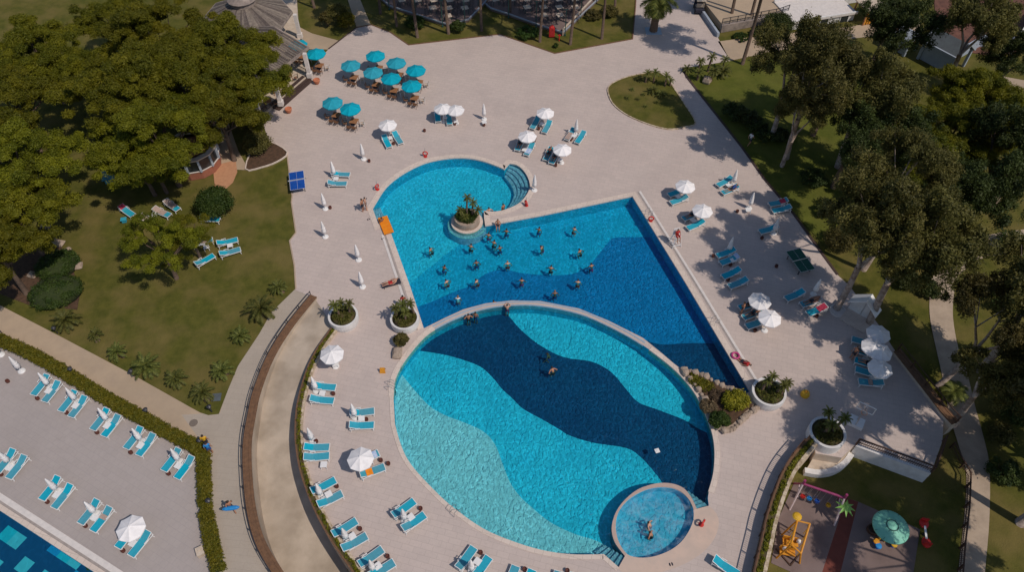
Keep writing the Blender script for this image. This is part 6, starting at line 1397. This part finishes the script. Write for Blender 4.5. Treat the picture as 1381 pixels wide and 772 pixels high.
on_lounger(LO['R2',0],'recline','person lying under the second white parasol on the right deck'); on_lounger(LO['R7',1],'recline','person lying on the middle lounger under the twin parasols',skin='skin_dark'); on_lounger(LO['R7',0],'recline','person lying on the top lounger under the twin parasols',skin='skin_dark')
on_lounger(LO['R8',1],'recline','person lying beside the pale forked trunk',skin='skin_tan'); on_lounger(LO['R9',1],'recline','person lying on the second lounger at the right deck edge',skin='skin_dark'); on_lounger(LO['R9',2],'recline','person lying on the third lounger at the right deck edge')
on_lounger(LO['R3',1],'recline','person lying on the shaded lounger nearest the garden path',shirt='cloth_blue')
# dark low lounger with a person at the left rim
q = P(528,382,.3); r = empty('folding_lounger',(q.x,q.y,0),.35,'dark folding lounger with a sunbather at the left pool rim','lounger'); b = MB(); b.box((0,0,.3),(1.7,.6,.05)); b.build('seat','cloth_dark',r)
for sx in (-.7,.7):
    for sy in (-.25,.25): b = MB(); b.bar((sx,sy,.3),(sx*1.1,sy,0),.04); b.build('leg','dark_metal',r)
person('recline',(q.x,q.y,-.58),.35+PI/2,'sunbather on the dark lounger at the left pool rim',skin='skin_light',trunks='cloth_red')
b = MB(); g = random.Random(2); q = P(156,234,.5); vs = [(x*.35,y*.3,.5+.12*g.random()) for y in range(-3,4) for x in range(-4,5)]; b.add(vs,[(j*9+i,j*9+i+1,(j+1)*9+i+1,(j+1)*9+i) for j in range(6) for i in range(8)]); 
b.add([(v[0],v[1],v[2]-.04) for v in vs],[(j*9+i,(j+1)*9+i,(j+1)*9+i+1,j*9+i+1) for j in range(6) for i in range(8)]); b.box((0,0,.24),(2.4,1.5,.4)); o_ = b.build('covered_stack','lounger_fabric'); o_.location=(q.x,q.y,0); o_.rotation_euler=(0,0,.4); tag(o_,'blue covered stack of cushions in the deep pine shade','covered stack')
q = P(166.5,296,.35); b = MB(); b.box((0,0,.38),(.55,.5,.05)); b.box((0,0,.2),(.4,.36,.34)); o_ = b.build('footstool','lounger_fabric'); o_.location=(q.x,q.y,0); o_.rotation_euler=(0,0,.2); tag(o_,'small blue footstool below the lounger in the pine shade','stool')
# =================================================================== TREES
pines = {}
def pine_proto(k):
    if k not in pines: s_, a_, h_, n_, p_ = [(201,5.2,9.5,165,820),(202,4.4,8.5,130,820),(203,6.0,10.5,210,780),(204,4.8,9.0,75,520)][k]; pines[k] = make_pine(s_,a_,h_,n=n_,per=p_)
    return pines[k]
def ptree(k, px, py, zc, s, rz, label, group='umbrella pines', ground=None):
    o = pine_proto(k); q = P(px,py,zc*s); c = inst(o,(q.x,q.y,T(q.x,q.y)),rz,label,group); c.scale = (s,s,s); return c
L_ = 'olive green pine '
for a in ((2,205,30,9.6,1.0,.3,'at the top, left of the pavilion'),(0,290,52,8.8,1.0,1.9,'reaching over the pavilion roof'),(1,150,12,8,.95,.7,'at the very top beside the green lawn'),(2,165,95,9.6,1.05,2.6,'in the middle of the big grove'),(0,256,98,8.8,1.05,4.0,'behind the dark entrance steps'),(1,325,95,7.8,1.0,2.2,'closest to the pavilion wing'),(0,200,158,8.8,1.0,5.1,'in the lower middle of the grove'),(1,288,140,7.8,.95,.4,'overhanging the kiosk from above'),(1,180,205,7.2,.8,3.3,'hanging over the shaded loungers'),(0,40,52,8.8,.95,3.0,'at the upper left photo corner'),(1,5,125,7.8,1.0,1.2,'at the left photo edge, upper'),(0,2,205,8.8,1.0,2.0,'at the left photo edge, middle'),(1,8,272,7.8,1.0,5.5,'at the left photo edge, lower'),(1,-22,322,7.8,.95,.9,'cropped by the left photo edge'),(1,112,88,7.8,.85,4.4,'between the green lawn and the grove'),(1,203,214,6.6,.7,2.9,'right above the trio of loungers')):
    ptree(a[0],a[1],a[2],a[3],a[4],a[5],L_+a[6])
ptree(3,222,345,4.4,.72,.5,'small sparse pine standing alone on the left lawn'); ptree(3,262,330,3.8,.5,2.5,'smallest sparse pine beside the half hidden loungers')
# palms and tall trunks at the top
tp = make_eucalypt(301,4.3,16.5,m_='dark_leaf',bark='bark',n=90,per=220,k0=.15,fk=.55); tp['group'] = 'tall trunks before the terrace'
for i,(px,py) in enumerate(((513,18),(535,35),(563,50),(605,45),(649.5,41),(728,56),(769,59.5),(811.5,52),(829,13),(424,10),(688,18))):
    q = P(px,py); o = inst(tp,(q.x,q.y,-.03),i*1.1,'tall bare tree trunk before the terrace, number %s from the left' % ['two','three','four','five','six','eight','nine','ten','eleven','one','seven'][i],'tall trunks before the terrace'); s = [1,.95,1.05,1.1,1,.98,1.03,1,.9,1,1][i]; o.scale=(s,s,s)
p = make_palm(302,4.3,2.7,34,.42,60,-35,.1,'road_palm'); q = P(881,42); p.location=(q.x,q.y,0); tag(p,'thick palm growing in the road at the top','palm')
# right hand trees
def euc(k, s, base=None, cpx=None, zc=None, rz=0, label='', group='olive grey trees'):
    o = eucs[k]; q = PT(*base) if base else P(*cpx, zc*s); c = inst(o,(q.x,q.y,T(q.x,q.y)),rz,label,group); c.scale=(s,s,s); return c
eucs = [make_eucalypt(401,4.2,15,n=185), make_eucalypt(402,3.7,13.5,n=145), make_eucalypt(403,4.8,15.5,n=210)]
darkb = make_eucalypt(404,3.6,10.5,m_='dark_leaf',bark='bark',n=140,per=300); eucs.append(darkb)
slim = make_eucalypt(405,3.0,18.0,m_='olive_leaf',bark='bark',n=110,per=200,k0=.17,fk=.6); eucs.append(slim)
euc(0,1.0,base=(1128,417),rz=.5,label='pale forked tree rising from the round kerb')
euc(1,1.1,base=(1172,436),rz=2.2,label='pale leaning tree beside the shower wall')
_e = euc(2,.84,base=(1265,521),rz=0,label='thick pale trunk beside the right garden path'); _e.rotation_euler = (0,.11,0)
euc(1,1.15,base=(1322,502),rz=1.0,label='brown trunk right of the garden path')
euc(0,1.0,base=(1060,214),rz=3.1,label='dark trunk at the corner of the shaded lawn')
euc(4,1.05,base=(1001,87),rz=.4,label='very tall thin trunk at the upper right lawn tip')
euc(4,1.0,base=(985,27),rz=2,label='tall thin trunk on the upper terrace, left'); euc(4,.95,base=(1011,29),rz=4,label='tall thin trunk on the upper terrace, right')
for a in ((3,1.0,(1130,95),8,.6,'dark leafy tree over the right lawn, centre'),(0,.95,(1082,62),10,1.2,'olive tree overhanging the upper right lawn'),(1,1.0,(1180,110),8,2.5,'olive tree left of the gabled pavilion'),(3,.95,(1160,170),8,3.9,'dark leafy tree in the middle of the right grove'),(2,.95,(1235,235),11,5.0,'broad olive tree above the double trunks'),(3,1.0,(1350,240),8,2.8,'dark tree at the right photo edge, middle'),(3,.9,(1222,170),8,4.1,'dark tree left of the bright pine'),(3,.85,(1305,250),8,.9,'dark tree above the hidden path'),(3,1.1,(1370,180),8,4.4,'dark tree at the right photo edge, upper'),(3,1.0,(1230,25),7,2.1,'dark broad tree beside the bare red soil'),(3,.8,(1205,15),7,.1,'dark tree behind the orange slats'),(1,1.0,(1330,10),8,.8,'olive tree over the bare red soil'),(3,.9,(1381,60),8,2.0,'dark tree in the upper right photo corner'),(1,.9,(1381,470),8,2.0,'olive tree cropped at the right photo edge'),(1,.75,(1085,140),8,4.0,'olive tree behind the dark lawn trunk')):
    euc(a[0],a[1],cpx=a[2],zc=(12,10.8,12.6,8.4,11)[a[0]],rz=a[4],label=a[5])
for a in ((0,1292,165,8.8,.85,1.0,'bright pine in front of the gabled pavilion'),(1,1330,120,7.8,.95,3.0,'pine right of the gabled pavilion'),(1,1270,205,7.8,.85,4.6,'pine below the gabled pavilion'),(1,1355,150,7.8,.9,.3,'pine at the right photo edge near the top')):
    ptree(a[0],a[1],a[2],a[3],a[4],a[5],a[6],'pines of the right grove')
# right edge trees whose crowns stand outside the frame but shade the lawns
for i,(px,py,k,s) in enumerate(((1376,706,2,1.3),(1405,830,2,1.15),(1420,560,3,1.1),(1440,640,3,1.1),(1290,640,4,.0),)):
    if s: q = PT(px,py); euc(k,s,base=(px,py),rz=i,label=['pale trunk at the lower right photo edge','tall tree below the lower right photo corner','dark tree just outside the right edge, upper','dark tree just outside the right edge, lower',''][i])
# shrub mass under the right grove
for i,(px,py,R,H,mm) in enumerate(((1130,330,1.6,1.6,'olive_leaf'),(1215,380,1.4,1.2,'dark_leaf'),(1250,395,1.2,1.0,'dark_leaf'),(1350,410,1.8,1.5,'dark_leaf'),(1365,560,1.5,1.4,'dark_leaf'),(1110,285,1.5,1.0,'dark_leaf'),(1095,245,1.6,1.1,'dark_leaf'),(1200,300,1.6,1.4,'dark_leaf'),(1320,215,2,1.6,'dark_leaf'),(1360,340,2,1.8,'bush_leaf'),(1345,590,1.3,1.1,'olive_leaf'),(1350,640,1.4,1.0,'dark_leaf'))):
    q = PT(px,py); o = make_bush(500+i,R,H,mm,n=24,per=170); o.location=(q.x,q.y,q.z); tag(o,'undergrowth shrub in the right grove','shrub','undergrowth shrubs of the right grove')
pp_ = make_palm(310,.6,1.3,22,.15,60,-5,0,'garden_palm'); q = PT(1283,533); pp_.location=tuple(q); tag(pp_,'small dark palm beside the brown planted wall','palm')
# =================================================================== FINISH
seen = {}
for o in list(scene.objects):
    if o.parent is None and o.type in ('MESH','EMPTY'):
        if 'label' not in o and 'kind' not in o: print('NOLABEL', o.name)
        if 'label' in o: seen.setdefault(o['label'], []).append(o)
for k, v in seen.items():
    if len(v) > 1 and len({o.get('group') for o in v}) > 1: print('DUPLABEL', k, len(v))
    if len(v) > 1 and v[0].get('group') is None: print('DUP nogroup', k)
    if len(k.split()) > 16 or len(k.split()) < 4: print('LEN', len(k.split()), k)
